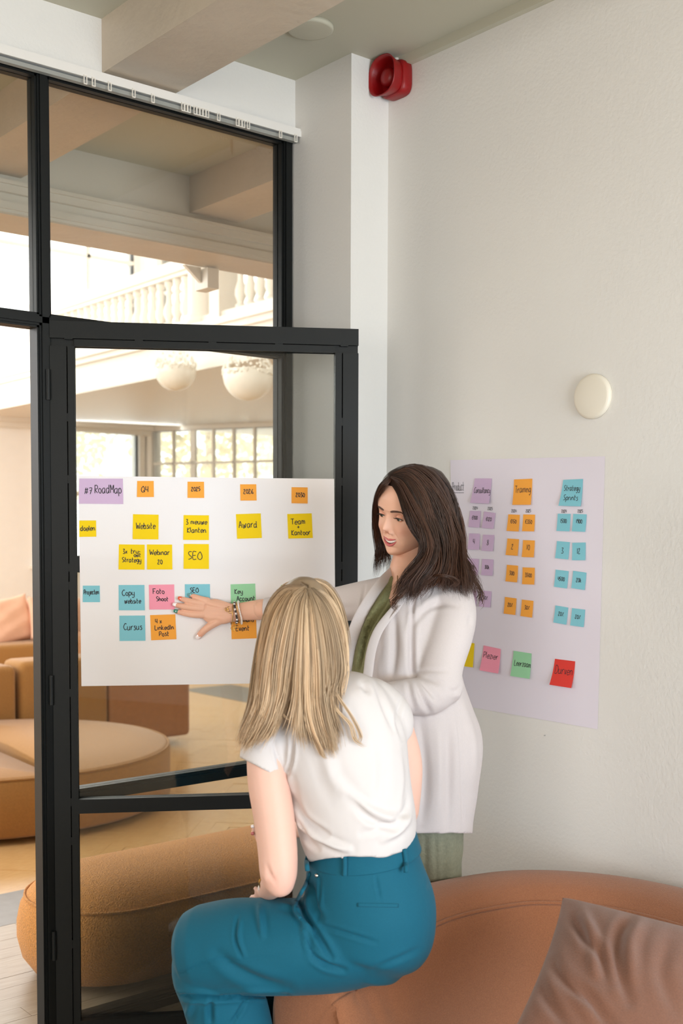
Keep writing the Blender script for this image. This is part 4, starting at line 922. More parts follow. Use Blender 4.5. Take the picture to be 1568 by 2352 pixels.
for k in range(12):                                                # bridge to tip
    u = k / 11; bump((0, .004 - .036 * u), (.0062 + .003 * u, .006), .0028 + .0056 * u ** 1.6)
bump((0, -.037), (.0085, .0065), .0055); bump((.0115, -.0415), (.0055, .0055), .0085, mir=True); bump((.006, -.0475), (.004, .003), -.004, mir=True)
bump((0, -.0535), (.020, .006), -.0015); bump((0, -.066), (.022, .013), .0035)
bump((.040, -.034), (.016, .014), .0062, mir=True); bump((.031, -.014), (.012, .006), -.0012, mir=True)
bump((0, -.086), (.018, .005), -.0026); bump((0, -.101), (.015, .010), .0045); bump((.046, -.075), (.018, .016), .0025, mir=True)
for k in range(10):                                                # smile fold
    u = k / 9; bump((.0175 + .017 * u ** .8, -.040 - .028 * u), (.0028, .0042), -.0011, mir=True)
lipz = lambda x: -.0655 + 7.5 * x * x; lowz = lambda x: -.0765 + 24 * x * x
X_, Z_ = HV[:, 0], HV[:, 2]; up_, lo_ = lipz(X_), lowz(X_)
op = (np.abs(X_) < .0235) & (Z_ < up_) & (Z_ > lo_) & (HV[:, 1] > 0); HV[op, 1] -= .007
tc = np.ones((len(HV), 3)); front = HV[:, 1] > .02
bl = np.exp(-(((np.abs(X_) - .042) / .016) ** 2 + ((Z_ + .034) / .016) ** 2)) * front; tc *= 1 - bl[:, None] * np.array([.0, .12, .12])
tc *= 1 - (np.exp(-(X_ / .012) ** 2 - ((Z_ + .038) / .01) ** 2) * front)[:, None] * np.array([0, .08, .08])
tc *= 1 - (np.exp(-((np.abs(X_) - .031) / .016) ** 2 - ((Z_ - .004) / .009) ** 2) * front)[:, None] * np.array([.12, .2, .2])
tc[op] = (.30, .10, .10)
HF = []
for i in range(nz_ - 1):
    for j in range(nth): HF.append((i * nth + j, i * nth + (j + 1) % nth, (i + 1) * nth + (j + 1) % nth, (i + 1) * nth + j))
HF += [tuple(range(nth)), tuple((nz_ - 1) * nth + j for j in range(nth))[::-1]]
lb = BVHTree.FromPolygons([Vector(v) for v in HV], HF)
def fs(x, z, off=0.0):            # point on the face surface in head space
    h_ = lb.ray_cast(Vector((x, .3, z)), Vector((0, -1, 0))); return np.array([x, (h_[0][1] if h_[0] else .08) + off, z])
bodm = MB()
st(bodm, [(957, 1215, 3.10, 44, .055), (945, 1270, 3.10, 40, .052), (935, 1310, 3.09, 42, .055), (938, 1350, 3.10, 60, .07)], 28)
st(bodm, [(955, 1370, TB + .02, 88, .085), (935, 1450, TB + .02, 98, .10), (935, 1560, TB + .03, 92, .09), (950, 1700, TB + .05, 80, .09), (975, 1850, 3.14, 68, .08), (998, 1960, 3.15, 48, .06)], 28)
st(bodm, [(926, 1330, 3.05, 24, .03), (905, 1385, 3.01, 20, .03), (897, 1420, 3.01, 16, .03)], 16)
st(bodm, [(1010, 1360, 3.07, 44), (1018, 1470, 3.0, 42), (1003, 1595, 2.98, 36), (930, 1600, 2.90, 30), (850, 1608, 2.86, 26), (800, 1612, 2.84, 22)], 20)
st(bodm, [(890, 1370, 3.13, 38), (820, 1380, 3.2, 34), (730, 1390, 3.3, 30), (650, 1396, dt(650, 1396, .085), 27), (600, 1400, dt(600, 1400, .06), 23)], 20)
for lx in (977, 1024): st(bodm, [(lx, 1960, 3.15, 26), (lx, 2200, 3.15, 32), (lx, 2450, 3.17, 26), (lx + 2, 2680, 3.2, 20)], 16)
body = remesh(bodm, .008, 4)
jm = joinmesh([body]); nb = len(jm.v); jm.add([fw(v) for v in HV], HF); nh = len(jm.v); jm.add([tuple(v.co) for v in hand.vertices], [tuple(p.vertices) for p in hand.polygons])
me = bpy.data.meshes.new('body'); me.from_pydata([tuple(map(float, v)) for v in jm.v], [], jm.f); fixn(me)
cc = np.ones((len(jm.v), 3)); cc[nb:nh] = tc; hv = np.array(jm.v[nh:]); hq = proj(hv)
for tipx, tipy in ((437, 1367), (413, 1374), (402, 1389), (405, 1404), (456, 1462)):
    w_ = np.exp(-((hq[:, 0] - tipx) ** 2 + (hq[:, 1] - tipy) ** 2) / 90); cc[nh:] *= 1 - w_[:, None] * np.array([0, .14, .14])
tint(me, cc); A_body = link('body', me, 'skinA', pa, True)
BVF = BVHTree.FromPolygons([Vector(fw(v)) for v in HV], HF)
# face parts
mb = MB()
for sx in (-1, 1):
    ec = np.array([sx * .031, .0655, -.0005]); r_ = .0122
    def eyep(az, el, rr): return fw(ec + rr * np.array([math.sin(az) * math.cos(el), math.cos(az) * math.cos(el), math.sin(el)]))
    q = MB(); az = np.radians(np.linspace(-75, 75, 24)); el = np.radians(np.linspace(-60, 60, 24))
    q.add([eyep(a, e, r_) for e in el for a in az], [(i * 24 + j, i * 24 + j + 1, (i + 1) * 24 + j + 1, (i + 1) * 24 + j) for i in range(23) for j in range(23)]); ey = q.obj('eyeball', 'eye', A_body, smooth=True)
    gz = (math.radians(-6), math.radians(-15)); ga_ = [(rr * math.cos(a), rr * math.sin(a)) for rr in (0, .25, .42, .50) for a in np.linspace(0, 6.28, 20, endpoint=False)]
    for nm, mm, sc2, rr in (('iris', 'iris', 1.0, r_ + .0002), ('pupil', 'dark', .48, r_ + .0004)):
        q = MB(); V = [eyep(gz[0] + a * sc2, gz[1] + b * sc2, rr) for a, b in ga_]; q.add(V, [(k * 20 + j, k * 20 + (j + 1) % 20, (k + 1) * 20 + (j + 1) % 20, (k + 1) * 20 + j) for k in range(3) for j in range(20)]); q.obj(nm, mm, ey, smooth=True)
    def top(a): u = a / math.radians(54); return math.radians(-7 + 17 * max(0, 1 - abs(u) ** 2.2))
    def bot(a): u = a / math.radians(54); return math.radians(-7 - 25 * max(0, 1 - u * u))
    az = np.radians(np.linspace(-64, 64, 34)); q = MB()
    for fn, lim, rr in ((top, 66, .0134), (bot, -62, .0131)):
        n0 = 12; V = []
        for k in range(n0):
            for a in az: u = k / (n0 - 1); e = fn(a) * (1 - u) + math.radians(lim) * u; V.append(eyep(a, e, rr + .0006 * math.exp(-(u / .15) ** 2)))
        q.add(V, [(k * 34 + j, k * 34 + j + 1, (k + 1) * 34 + j + 1, (k + 1) * 34 + j) for k in range(n0 - 1) for j in range(33)])
        q.add([eyep(a, fn(a), x) for x in (.0118, rr + .0006) for a in az], [(j, j + 1, 34 + j + 1, 34 + j) for j in range(33)])
    me = q.obj('eyelid', 'skinA', A_body, smooth=True); V = getv(me.data); tint(me.data, np.tile((.93, .80, .76), (len(V), 1)))
    az2 = np.radians(np.linspace(-50, 56, 26)) * sx; q = MB(); q.rings(tube_rings([eyep(a, top(a) + .02, .0144) for a in az2], [.0004 + .0006 * math.sin(math.pi * min(1, k / 25 * .8 + .1)) for k in range(26)], 6))
    for a in np.radians(np.linspace(-38, 58, 22)) * sx: q.rings(tube_rings([eyep(a, top(a), .0144), eyep(a * 1.08, top(a) - .10, .0185), eyep(a * 1.2, top(a) + .02, .0215)], [.00035, .00025, .0001], 4))
    q.obj('eyelash', 'dark', A_body)
    q = MB(); xs = np.linspace(.0125, .050, 16); C_ = [fw(fs(sx * x, 0.0185 + .0032 * math.sin(math.pi * min(1, (x - .0125) / .036)) ** 1.0 - .0035 * (x > .045), .0008)) for x in xs]
    q.rings([[c + FA[:, 2] * h_ * math.sin(a) * 1.0 + FA[:, 1] * .0009 * math.cos(a) for a in np.arange(8) * math.pi / 4] for c, h_ in zip(C_, np.interp(xs, [.0125, .018, .035, .050], [.0016, .0031, .0026, .0008]))]); q.obj('eyebrow', 'brow', A_body, smooth=True)
xs = np.linspace(-.026, .026, 31)
def lipstrip(cz, rz, ry, yo):
    q = MB(); R_ = []
    for x in xs:
        u = max(.0, 1 - (x / .0265) ** 2); rz_ = rz(x) * max(.12, u ** .6); y0 = .086 + .0055 * (u - .35) * 1 + yo - .0; yb = fs(x, -.060 + (x / .026) ** 2 * .0, 0)[1]
        ys = min(yb, .0895) ; c = np.array([x, ys + yo, cz(x)]); R_.append([fw(c + np.array([0, ry * max(.25, u ** .5) * math.cos(a), rz_ * math.sin(a)])) for a in np.arange(12) * math.pi / 6])
    q.rings(R_); return q
lipstrip(lambda x: lipz(x) + .0024 - .0008 * math.exp(-(x / .004) ** 2), lambda x: .0030 + .0008 * math.exp(-((abs(x) - .007) / .006) ** 2), .0040, -.0015).obj('upper_lip', 'lip', A_body, smooth=True)
lipstrip(lambda x: lowz(x) - .0030, lambda x: .0042, .0048, -.0020).obj('lower_lip', 'lip', A_body, smooth=True)
q = MB(); tw = [-.0205, -.0165, -.0125, -.0085, -.0042, 0, .0042, .0085, .0125, .0165, .0205]
for a, b in zip(tw, tw[1:]):
    m_ = (a + b) / 2; yy = .0835 - 14 * m_ * m_; zz = lipz(m_) + .0015; hh = .0085 - 9 * m_ * m_
    V = [(x, y, z) for z in (zz - hh + .0 , zz) for y in (yy - .003, yy) for x in (a + .0001, b - .0001)]; q.add([fw(v) for v in V], [(0, 2, 3, 1), (4, 5, 7, 6), (0, 1, 5, 4), (2, 6, 7, 3), (0, 4, 6, 2), (1, 3, 7, 5)])
q.obj('teeth', 'teeth', A_body)
# nails
for nm, (x0, y0, x1, y1, off, w_), mm in (('pinky', (441, 1367, 433, 1365, .0165, 3.6), 'nailt'), ('ring', (418, 1375.5, 409, 1373, .0175, 4.2), 'nailo'), ('middle', (406.5, 1389.5, 397, 1387.5, .018, 4.3), 'nailw'), ('index', (408, 1404.5, 399, 1402.5, .0175, 4.2), 'nailg'), ('thumb', (458.5, 1459.5, 450.5, 1466, .0195, 5.0), 'nailw')):
    q = MB(); st(q, [fp(x0, y0, off, w_, .0012), fp((x0 + x1) / 2, (y0 + y1) / 2, off - .0008, w_ * 1.05, .0013), fp(x1, y1, off - .003, w_ * .8, .0011)], 12); o = q.obj('fingernail', mm, A_body, smooth=True)
# clothes
bz = MB()
st(bz, [(965, 1335, 3.09, 66, .075), (960, 1370, 3.08, 100, .105), (945, 1430, 3.07, 118, .125), (932, 1500, 3.07, 124, .135), (934, 1570, 3.07, 130, .14), (945, 1650, 3.07, 142, .148), (955, 1720, 3.08, 153, .155), (952, 1800, 3.09, 146, .152), (950, 1880, 3.10, 137, .145), (950, 1917, 3.11, 134, .142)], 40, dome=(1, .0))
st(bz, [(1020, 1345, 3.06, 56, .062), (1038, 1400, 3.02, 56, .064), (1030, 1450, 2.99, 57, .062), (1010, 1520, 2.97, 54, .060), (1002, 1575, 2.95, 56, .058)], 30)
st(bz, [(1010, 1570, 2.955, 58, .055), (985, 1596, 2.93, 46, .052), (945, 1600, 2.90, 42, .05), (900, 1604, 2.88, 38, .046), (850, 1612, 2.86, 34, .042), (800, 1618, 2.85, 31, .04)], 30)
st(bz, [(915, 1372, 3.11, 58, .062), (865, 1378, 3.13, 51, .056), (815, 1383, 3.19, 44, .05), (765, 1388, 3.26, 39, .045), (700, 1393, 3.34, 35, .04), (650, 1397, dt(650, 1397, .09), 31, .037), (606, 1399, dt(606, 1399, .065), 27.5, .033)], 30, dome=(1, 0))
bm_ = remesh(bz, .0048, 7, .5)
ripple(bm_, 9, .0035, 3)
folds(bm_, [
 ([(948, 1420), (944, 1470), (946, 1540), (952, 1552)], 6, -.009), ([(950, 1556), (964, 1590), (978, 1620), (988, 1640)], 6, -.0065), ([(958, 1556), (982, 1580), (1008, 1612)], 6, -.006), ([(968, 1552), (990, 1560), (1010, 1568)], 6, -.003),
 ([(938, 1566), (942, 1595), (950, 1630)], 6, -.006), ([(952, 1546), (985, 1540), (1030, 1541)], 5, -.003), ([(1030, 1585), (1045, 1588), (1060, 1575)], 5, -.003),
 ([(946, 1442), (960, 1420), (985, 1396), (1020, 1388), (1050, 1392)], 6, -.004), ([(948, 1410), (985, 1378), (1030, 1362)], 8, .004), ([(944, 1440), (948, 1390), (955, 1360)], 4, -.006), ([(1080, 1415), (1078, 1440)], 5, -.004),
 ([(1050, 1640), (1058, 1740), (1062, 1850), (1064, 1905)], 3, -.0035), ([(1000, 1650), (1005, 1780), (1000, 1900)], 12, .006), ([(1030, 1650), (1030, 1780), (1030, 1905)], 9, -.006), ([(965, 1650), (975, 1780), (968, 1900)], 9, -.006), ([(1055, 1600), (1085, 1700), (1088, 1800)], 10, .006),
 ([(890, 1400), (886, 1470), (880, 1550)], 9, .005), ([(905, 1400), (908, 1480), (900, 1560)], 7, -.006), ([(925, 1440), (928, 1500), (922, 1560)], 9, .005), ([(858, 1480), (856, 1560)], 6, -.004),
 ([(838, 1345), (830, 1390), (826, 1430)], 3, -.004), ([(755, 1342), (748, 1350), (750, 1362)], 3, -.003), ([(812, 1395), (760, 1400), (700, 1405)], 7, -.003), ([(870, 1352), (866, 1380), (860, 1410)], 4, -.004), ([(615, 1373), (617, 1399), (616, 1425)], 2.5, -.0025)])
VP = [(908, 1290), (878, 1334), (850, 1379), (827, 1426), (809, 1477), (796, 1540), (793, 1600), (832, 1600), (838, 1540), (846, 1486), (866, 1436), (893, 1400), (908, 1380), (930, 1340), (936, 1296)]
cutfaces(bm_, lambda q, f: f and inpoly(q, VP) and q[2] < 3.25)
cutfaces(bm_, lambda q, f: q[1] > 1914)
A_bl = link('blazer', bm_, 'blazer', pa, True)
sol = A_bl.modifiers.new('thickness', 'SOLIDIFY'); sol.thickness = .003; sol.offset = -1
bvb = bvh(bm_); 
q = MB(); st(q, [(925, 1350, 3.085, 56, .06), (912, 1392, 3.075, 78, .092), (905, 1450, 3.07, 92, .108), (905, 1540, 3.07, 100, .115), (915, 1640, 3.08, 100, .12)], 36, dome=(.4, 1)); tm = remesh(q, .006, 5); ripple(tm, 14, .004, 5)
folds(tm, [([(892, 1350), (862, 1400), (840, 1450), (818, 1530)], 5, .010), ([(880, 1385), (850, 1430), (834, 1490), (822, 1550)], 4, -.010), ([(905, 1370), (872, 1425), (850, 1470), (838, 1530)], 5, .008)])
cutfaces(tm, lambda q_, f: f and inpoly(q_, [(880, 1290), (905, 1330), (899, 1360), (893, 1392), (903, 1405), (930, 1380), (990, 1300)]))
link('blouse', tm, 'olive', pa, True)
bvt = bvh(tm)
def band(pts, w_, th_, t_, m_, nm):     # thick folded lapel edge following given depths
    q = MB(); wt = np.interp(np.arange(len(pts)), [0, 1.5, 4, 6], [.6, .85, 1, 1]); st(q, [(x, y, tt, w_ * k_, th_ * .6) for (x, y, tt), k_ in zip(pts, wt)], 16); return q.obj(nm, m_, pa, smooth=True)
def srf(px, py, o_=.004):
    h_ = hit(bvb, px, py, 0); return ((h_ - CAM) @ CF if h_ is not None else 3.0) - o_
L1 = [(921, 1292), (905, 1308), (882, 1338), (852, 1380), (828, 1425), (811, 1475), (799, 1535), (795, 1590)]
L2 = [(936, 1345), (915, 1382), (890, 1410), (862, 1448), (846, 1492), (838, 1545), (833, 1590)]
def lt(x, y):
    h_ = hit(bvt, x, y, 0); return ((h_ - CAM) @ CF if h_ is not None else 3.06) + .004
for L_, dx, w_, nm in ((L1, -5, 14, 'lapel'), (L2, 7, 11, 'lapel')):
    pts = ([(938, 1282, 3.15), (922, 1294, 3.12)] if L_ is L1 else []) + [(x + dx, y, srf(x + dx * 2.2, y, .008) if dx > 0 else lt(x + 12, y)) for x, y in (L_[2:] if L_ is L1 else L_)]; ts = sm(np.array([p[2] for p in pts])) if L_ is L2 else np.array([p[2] for p in pts]) - np.array([0, 0] + [.010] * (len(pts) - 2))
    band([(p[0], p[1], t_) for p, t_ in zip(pts, ts)], w_, .006, None, 'blazer', nm)
# piping edge on the lapel
pts = [(915, 1392), (888, 1424), (868, 1452), (852, 1486), (845, 1520), (838, 1560)]
q = MB(); st(q, [(x + 4, y, srf(x + 14, y, .012), 2.2, .003) for x, y in pts], 8); q.obj('piping', 'blazer', pa, smooth=True)
# trousers
q = MB(); st(q, [(975, 1840, 3.13, 100, .12), (982, 1900, 3.13, 84, .11), (990, 1960, 3.14, 74, .10)], 30)
for x in (975, 1022): st(q, [(x, 1920, 3.14, 38, .075), (x + 2, 2050, 3.15, 36, .072), (x + 2, 2200, 3.16, 38, .07), (x + 2, 2450, 3.18, 40, .07), (x + 2, 2640, 3.2, 42, .07)], 24)
tr = remesh(q, .007, 5); folds(tr, [([(998, 1900), (1001, 1960), (1003, 2040)], 3, -.004), ([(1030, 1900), (1036, 1960), (1030, 2040)], 8, .005), ([(975, 1910), (978, 2040)], 6, -.004)]); link('trousers', tr, 'sage', pa, True)
for x in (975, 1024):
    q = MB(); b0 = P(x, 2650, 3.2) * np.array([1, 1, 0]); f_ = np.array([-.6, .3, 0]) / .67
    q.rings([[b0 + f_ * a + np.cross(f_, DZ) * w_ * math.cos(t_) + DZ * (h_ * (.5 + .5 * math.sin(t_)) + .002) for t_ in np.arange(16) * math.pi / 8] for a, w_, h_ in ((-.08, .02, .05), (-.06, .034, .08), (0, .036, .085), (.08, .042, .05), (.14, .035, .035), (.165, .012, .02))]); q.obj('shoe', 'sneaker', pa, smooth=True)
# necklace
ch = [(909, 1322), (909, 1338), (906, 1352), (899, 1366)]; q = MB(); nk = [hit(BVHTree.FromPolygons([v.co.copy() for v in body.vertices], [tuple(p.vertices) for p in body.polygons]), x + 3, y, .002, 3.0) for x, y in [tuple(c) for c in catmull(ch, 40)]]
q.rings(tube_rings(nk, .0009, 6)); q.obj('necklace', 'gold', pa)
# bracelets: elliptical loops round the wrist
def loop(px, slope, off, ra, rb, n_, cy=1407):
    out = []
    for a in np.linspace(0, 2 * math.pi, n_, endpoint=False):
        y = cy + ra * math.cos(a); x = px + slope * (y - cy) + 1.5 * math.sin(a * 2); t_ = dt(px, cy, off) - rb * math.sin(a); out.append(P(x, y, t_))
    return out
lp = loop(541, .09, .036, 24, .024, 30); beads('bracelet', [c for i, c in enumerate(lp) if i % 5 in (0, 1, 3)], .0036, 'onyx', pa); o = beads('bracelet', [c for i, c in enumerate(lp) if i % 5 in (2, 4)], .0036, 'pearl', pa)
beads('bracelet', loop(551, .14, .040, 26, .026, 46), .0026, 'pearl', pa)
q = MB(); l_ = loop(547, .12, .038, 25, .025, 40); q.rings(tube_rings(l_ + [l_[0]], .0010, 6)); l_ = loop(534, -.1, .034, 25, .021, 40, 1410); q.rings(tube_rings(l_ + [l_[0]], .0013, 6))
for k, (x, y) in enumerate(((521, 1402), (525, 1396), (528, 1406), (519, 1399), (536, 1446), (533, 1443), (538, 1440))): c = P(x, y, dt(x, y, .052)); q.rings(tube_rings([c + CR * .004 * math.cos(a) + CU * .004 * math.sin(a) for a in np.linspace(0, 6.28, 12)], .0009, 5))
q.obj('gold_bracelet', 'gold', pa)
# hair
gR = [
 [(905, 1094, 3.02), (950, 1071, 3.05), (1000, 1088, 3.07), (1036, 1140, 3.09), (1052, 1215, 3.09), (1062, 1285, 3.07), (1084, 1340, 3.04), (1093, 1392, 3.03)],
 [(905, 1092, 3.00), (945, 1078, 3.01), (990, 1105, 3.01), (1022, 1160, 3.02), (1040, 1235, 3.02), (1048, 1295, 3.00), (1070, 1335, 2.98), (1088, 1378, 2.98)],
 [(903, 1093, 2.99), (938, 1092, 2.975), (975, 1130, 2.965), (1000, 1190, 2.965), (1015, 1250, 2.965), (1022, 1300, 2.955), (1022, 1335, 2.945), (1030, 1352, 2.94)],
 [(901, 1095, 2.985), (930, 1105, 2.965), (960, 1150, 2.95), (980, 1205, 2.945), (992, 1260, 2.94), (985, 1310, 2.93), (966, 1345, 2.925), (950, 1372, 2.92)],
 [(899, 1098, 2.985), (924, 1118, 2.965), (948, 1165, 2.95), (967, 1212, 2.94), (985, 1265, 2.935), (972, 1312, 2.925), (938, 1352, 2.92), (925, 1385, 2.92)],
 [(896, 1103, 2.985), (914, 1130, 2.97), (931, 1170, 2.955), (951, 1206, 2.95), (972, 1242, 2.945), (966, 1286, 2.94), (934, 1335, 2.935), (900, 1390, 2.94)]]
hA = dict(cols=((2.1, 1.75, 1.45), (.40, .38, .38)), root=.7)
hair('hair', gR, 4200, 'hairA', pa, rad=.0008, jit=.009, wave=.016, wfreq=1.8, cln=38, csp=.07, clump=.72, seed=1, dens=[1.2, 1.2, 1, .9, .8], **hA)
gL = [[(903, 1092, 2.99), (880, 1104, 2.99), (866, 1126, 3.02), (859, 1160, 3.07), (859, 1205, 3.12), (866, 1255, 3.13), (858, 1300, 3.12), (858, 1340, 3.08)],
      [(901, 1094, 2.985), (886, 1106, 2.98), (873, 1124, 2.99), (864, 1152, 3.04), (862, 1200, 3.10), (874, 1255, 3.13), (880, 1290, 3.12), (868, 1318, 3.08)],
      [(900, 1096, 2.985), (892, 1108, 2.975), (880, 1122, 2.985), (868, 1150, 3.05), (866, 1200, 3.12), (888, 1262, 3.15), (894, 1290, 3.14), (880, 1310, 3.12)]]
hair('hair', gL, 520, 'hairA', pa, rad=.0007, jit=.005, wave=.006, wfreq=2, seed=2, lens=(.75, 1), **hA)
wsp = [[(935, 1340, 2.915), (915, 1362, 2.91), (898, 1380, 2.92), (906, 1396, 2.93)], [(985, 1320, 2.92), (1015, 1318, 2.90), (1045, 1330, 2.92), (1028, 1352, 2.93)], [(1085, 1330, 3.02), (1098, 1350, 3.02), (1100, 1372, 3.02), (1094, 1390, 3.03)]]
for k, w_ in enumerate(wsp): hair('hair', [w_, [(x + 8, y + 6, t_) for x, y, t_ in w_]], 26, 'hairA', pa, rad=.0008, jit=.004, wave=.003, seed=20 + k, **hA)
# hair mass below the strands
q = MB(); q.add([fw((v[0] * 1.05, v[1] * 1.05 - .004, v[2] * 1.045 + .001)) for v in HV], HF)
me = bpy.data.meshes.new('c'); me.from_pydata([tuple(map(float, v)) for v in q.v], [], q.f); fixn(me)
loc = HV
bm = bmesh.new(); bm.from_mesh(me); bm.verts.ensure_lookup_table()
kill = [v for v in bm.verts if v.index < len(loc) and ((loc[v.index][1] > .018 - .25 * max(0, loc[v.index][2] - .02) * 0 and loc[v.index][2] < .080 - 9 * loc[v.index][0] ** 2 * 1.2) or (loc[v.index][2] < -.06 and loc[v.index][1] > -.03))]
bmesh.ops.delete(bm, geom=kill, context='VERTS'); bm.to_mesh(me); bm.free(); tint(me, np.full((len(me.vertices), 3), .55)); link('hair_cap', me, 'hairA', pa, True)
q = MB(); st(q, [(975, 1130, 3.11, 62, .07), (1000, 1200, 3.11, 52, .085), (1015, 1270, 3.08, 44, .085), (1035, 1310, 3.05, 34, .06), (1060, 1345, 3.03, 18, .03)], 20); st(q, [(985, 1230, 3.02, 20, .05), (975, 1290, 2.98, 22, .035), (945, 1335, 2.955, 14, .02)], 14)
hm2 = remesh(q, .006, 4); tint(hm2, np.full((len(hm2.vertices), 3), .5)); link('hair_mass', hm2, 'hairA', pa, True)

# ---------------------------------------------------------------- seated woman, seen from behind
pb = empty('person', P(600, 2300, 2.75) * np.array([1, 1, 0]), 'blonde woman in white tee and teal trousers perched on the rust sofa back', 'person')
q = MB()
st(q, [(693, 1420, 2.56, 60, .085), (694, 1490, 2.56, 52, .075), (705, 1545, 2.57, 38, .05), (722, 1600, 2.59, 42, .05)], 24)
st(q, [(735, 1620, 2.60, 110, .06), (770, 1700, 2.60, 125, .08), (800, 1800, 2.60, 122, .09), (822, 1900, 2.61, 112, .09), (838, 2000, 2.62, 112, .09), (850, 2110, 2.64, 118, .10)], 28)
st(q, [(660, 1650, 2.57, 46), (618, 1720, 2.55, 47), (616, 1790, 2.54, 48), (628, 1870, 2.53, 47.5), (637, 1950, 2.52, 46), (640, 2010, 2.51, 43, .040), (643, 2032, 2.515, 34, .038)], 26, dome=(1, .7))
st(q, [(640, 2012, 2.52, 34, .036), (628, 2030, 2.60, 30, .033), (618, 2044, 2.68, 24, .028), (612, 2050, 2.76, 19, .02)], 20)
st(q, [(900, 1650, 2.63, 42), (928, 1740, 2.65, 40), (930, 1800, 2.66, 39), (926, 1865, 2.68, 36, .038)], 22)
st(q, [(925, 1860, 2.69, 34), (850, 1880, 2.80, 27), (720, 1900, 2.92, 22), (640, 1908, 3.0, 18, .018)], 18)
st(q, [(640, 1908, 3.0, 22, .014), (605, 1906, 3.0, 20, .012)], 16)
for x0, y0, x1, y1 in ((612, 1898, 577, 1899), (612, 1910, 578, 1914), (610, 1918, 588, 1924), (608, 1925, 592, 1934)): st(q, [(x0, y0, 3.0, 6.5), ((x0 + x1) / 2, y0 - 1, 2.99, 6), (x1, y1, 2.985, 5)], 10)
st(q, [(632, 1896, 3.0, 8), (622, 1882, 2.99, 6)], 10)
st(q, [(612, 2050, 2.76, 20, .014), (597, 2062, 2.80, 20, .012)], 14)
for dx, dy in ((-20, -2), (-22, 8), (-18, 17), (-12, 24)): st(q, [(600, 2060 + dy * .5, 2.80, 6), (600 + dx * .6, 2060 + dy, 2.81, 5.6), (600 + dx * 1.3, 2062 + dy * 1.4, 2.82, 5)], 10)
st(q, [(600, 2050, 2.78, 7), (586, 2040, 2.79, 6)], 10)
for pts in ([(830, 2170, 2.64, 70), (690, 2178, 2.64, 70), (560, 2180, 2.66, 62), (478, 2180, 2.68, 56)], [(478, 2180, 2.68, 52), (500, 2330, 2.68, 46), (520, 2520, 2.68, 34), (530, 2700, 2.68, 30)], [(830, 2130, 2.78, 64), (690, 2150, 2.84, 64), (600, 2170, 2.86, 56)], [(600, 2180, 2.86, 50), (600, 2350, 2.85, 44), (590, 2600, 2.82, 34)]): st(q, pts, 20)
bme_ = remesh(q, .006, 5); folds(bme_, [([(612, 1985), (622, 2010), (634, 2028)], 3.5, -.004), ([(602, 2000), (612, 2025)], 4, .003)])
V = getv(bme_); qv = proj(V); cc = np.ones((len(V), 3)); w_ = np.exp(-((qv[:, 0] - 645) ** 2 + (qv[:, 1] - 2020) ** 2) / 900); cc *= 1 - w_[:, None] * np.array([0, .10, .10]); tint(bme_, cc)
B_body = link('body', bme_, 'skinB', pb, True)
for x, y, t_, m_ in ((578, 1898, 2.985, 'nailw'), (578, 1914, 2.98, 'lip')): q = MB(); st(q, [(x + 4, y, t_ - .011, 4, .0015), (x - 1, y + 1, t_ - .010, 3.4, .0015)], 10); q.obj('fingernail', m_, B_body, smooth=True)
# t-shirt
q = MB()
st(q, [(705, 1572, 2.585, 46, .05), (722, 1592, 2.585, 85, .075), (742, 1622, 2.585, 130, .10), (762, 1665, 2.58, 152, .112), (784, 1720, 2.58, 152, .12), (800, 1780, 2.585, 142, .122), (813, 1850, 2.59, 138, .124), (823, 1910, 2.60, 134, .126), (829, 1952, 2.61, 124, .122)], 44, dome=(.5, .25))
st(q, [(690, 1622, 2.575, 52, .058), (650, 1655, 2.565, 60, .062), (618, 1700, 2.555, 60, .062), (606, 1742, 2.55, 56, .058), (604, 1775, 2.55, 55, .057)], 28, dome=(1, .06))
st(q, [(800, 1600, 2.60, 52, .060), (850, 1618, 2.61, 62, .066), (888, 1650, 2.62, 60, .064), (903, 1690, 2.63, 46, .058)], 28, dome=(1, .3))
ts = remesh(q, .0045, 6); ripple(ts, 10, .003, 9)
folds(ts, [([(660, 1790), (672, 1850), (700, 1900), (760, 1938), (800, 1952)], 7, .012), ([(672, 1830), (700, 1880), (750, 1915)], 6, -.008), ([(676, 1870), (700, 1920), (730, 1950)], 6, -.008),
  ([(940, 1830), (925, 1870), (880, 1900), (830, 1915)], 7, -.006), ([(945, 1870), (920, 1905), (880, 1930)], 7, .008), ([(780, 1800), (830, 1850), (900, 1880), (945, 1885)], 10, .006), ([(800, 1830), (850, 1880), (910, 1905)], 8, -.006),
  ([(655, 1790), (668, 1750), (672, 1700), (665, 1650)], 4, -.010), ([(656, 1792), (640, 1750), (628, 1700)], 4, -.005), ([(600, 1720), (625, 1690), (650, 1640)], 6, .004), ([(860, 1560), (880, 1620), (905, 1680)], 6, -.005), ([(830, 1570), (845, 1590)], 6, -.005), ([(925, 1600), (912, 1650), (925, 1700)], 5, -.005),
  ([(740, 1700), (760, 1780), (790, 1840)], 14, .005), ([(870, 1700), (880, 1780), (870, 1850)], 12, -.004), ([(930, 1720), (938, 1790), (930, 1850)], 7, -.006)])
hem = lambda q_, f: (q_[0] < 660 and q_[1] > 1737 + (q_[0] - 545) * .50 and q_[2] < 2.66)
cutfaces(ts, hem)
cutfaces(ts, lambda q_, f: q_[1] > np.interp(q_[0], [690, 712, 745, 800, 880, 925, 960], [1962, 1980, 1973, 1967, 1970, 1958, 1925]))
T_o = link('tshirt', ts, 'tee', pb, True); s_ = T_o.modifiers.new('thickness', 'SOLIDIFY'); s_.thickness = .003; s_.offset = -1
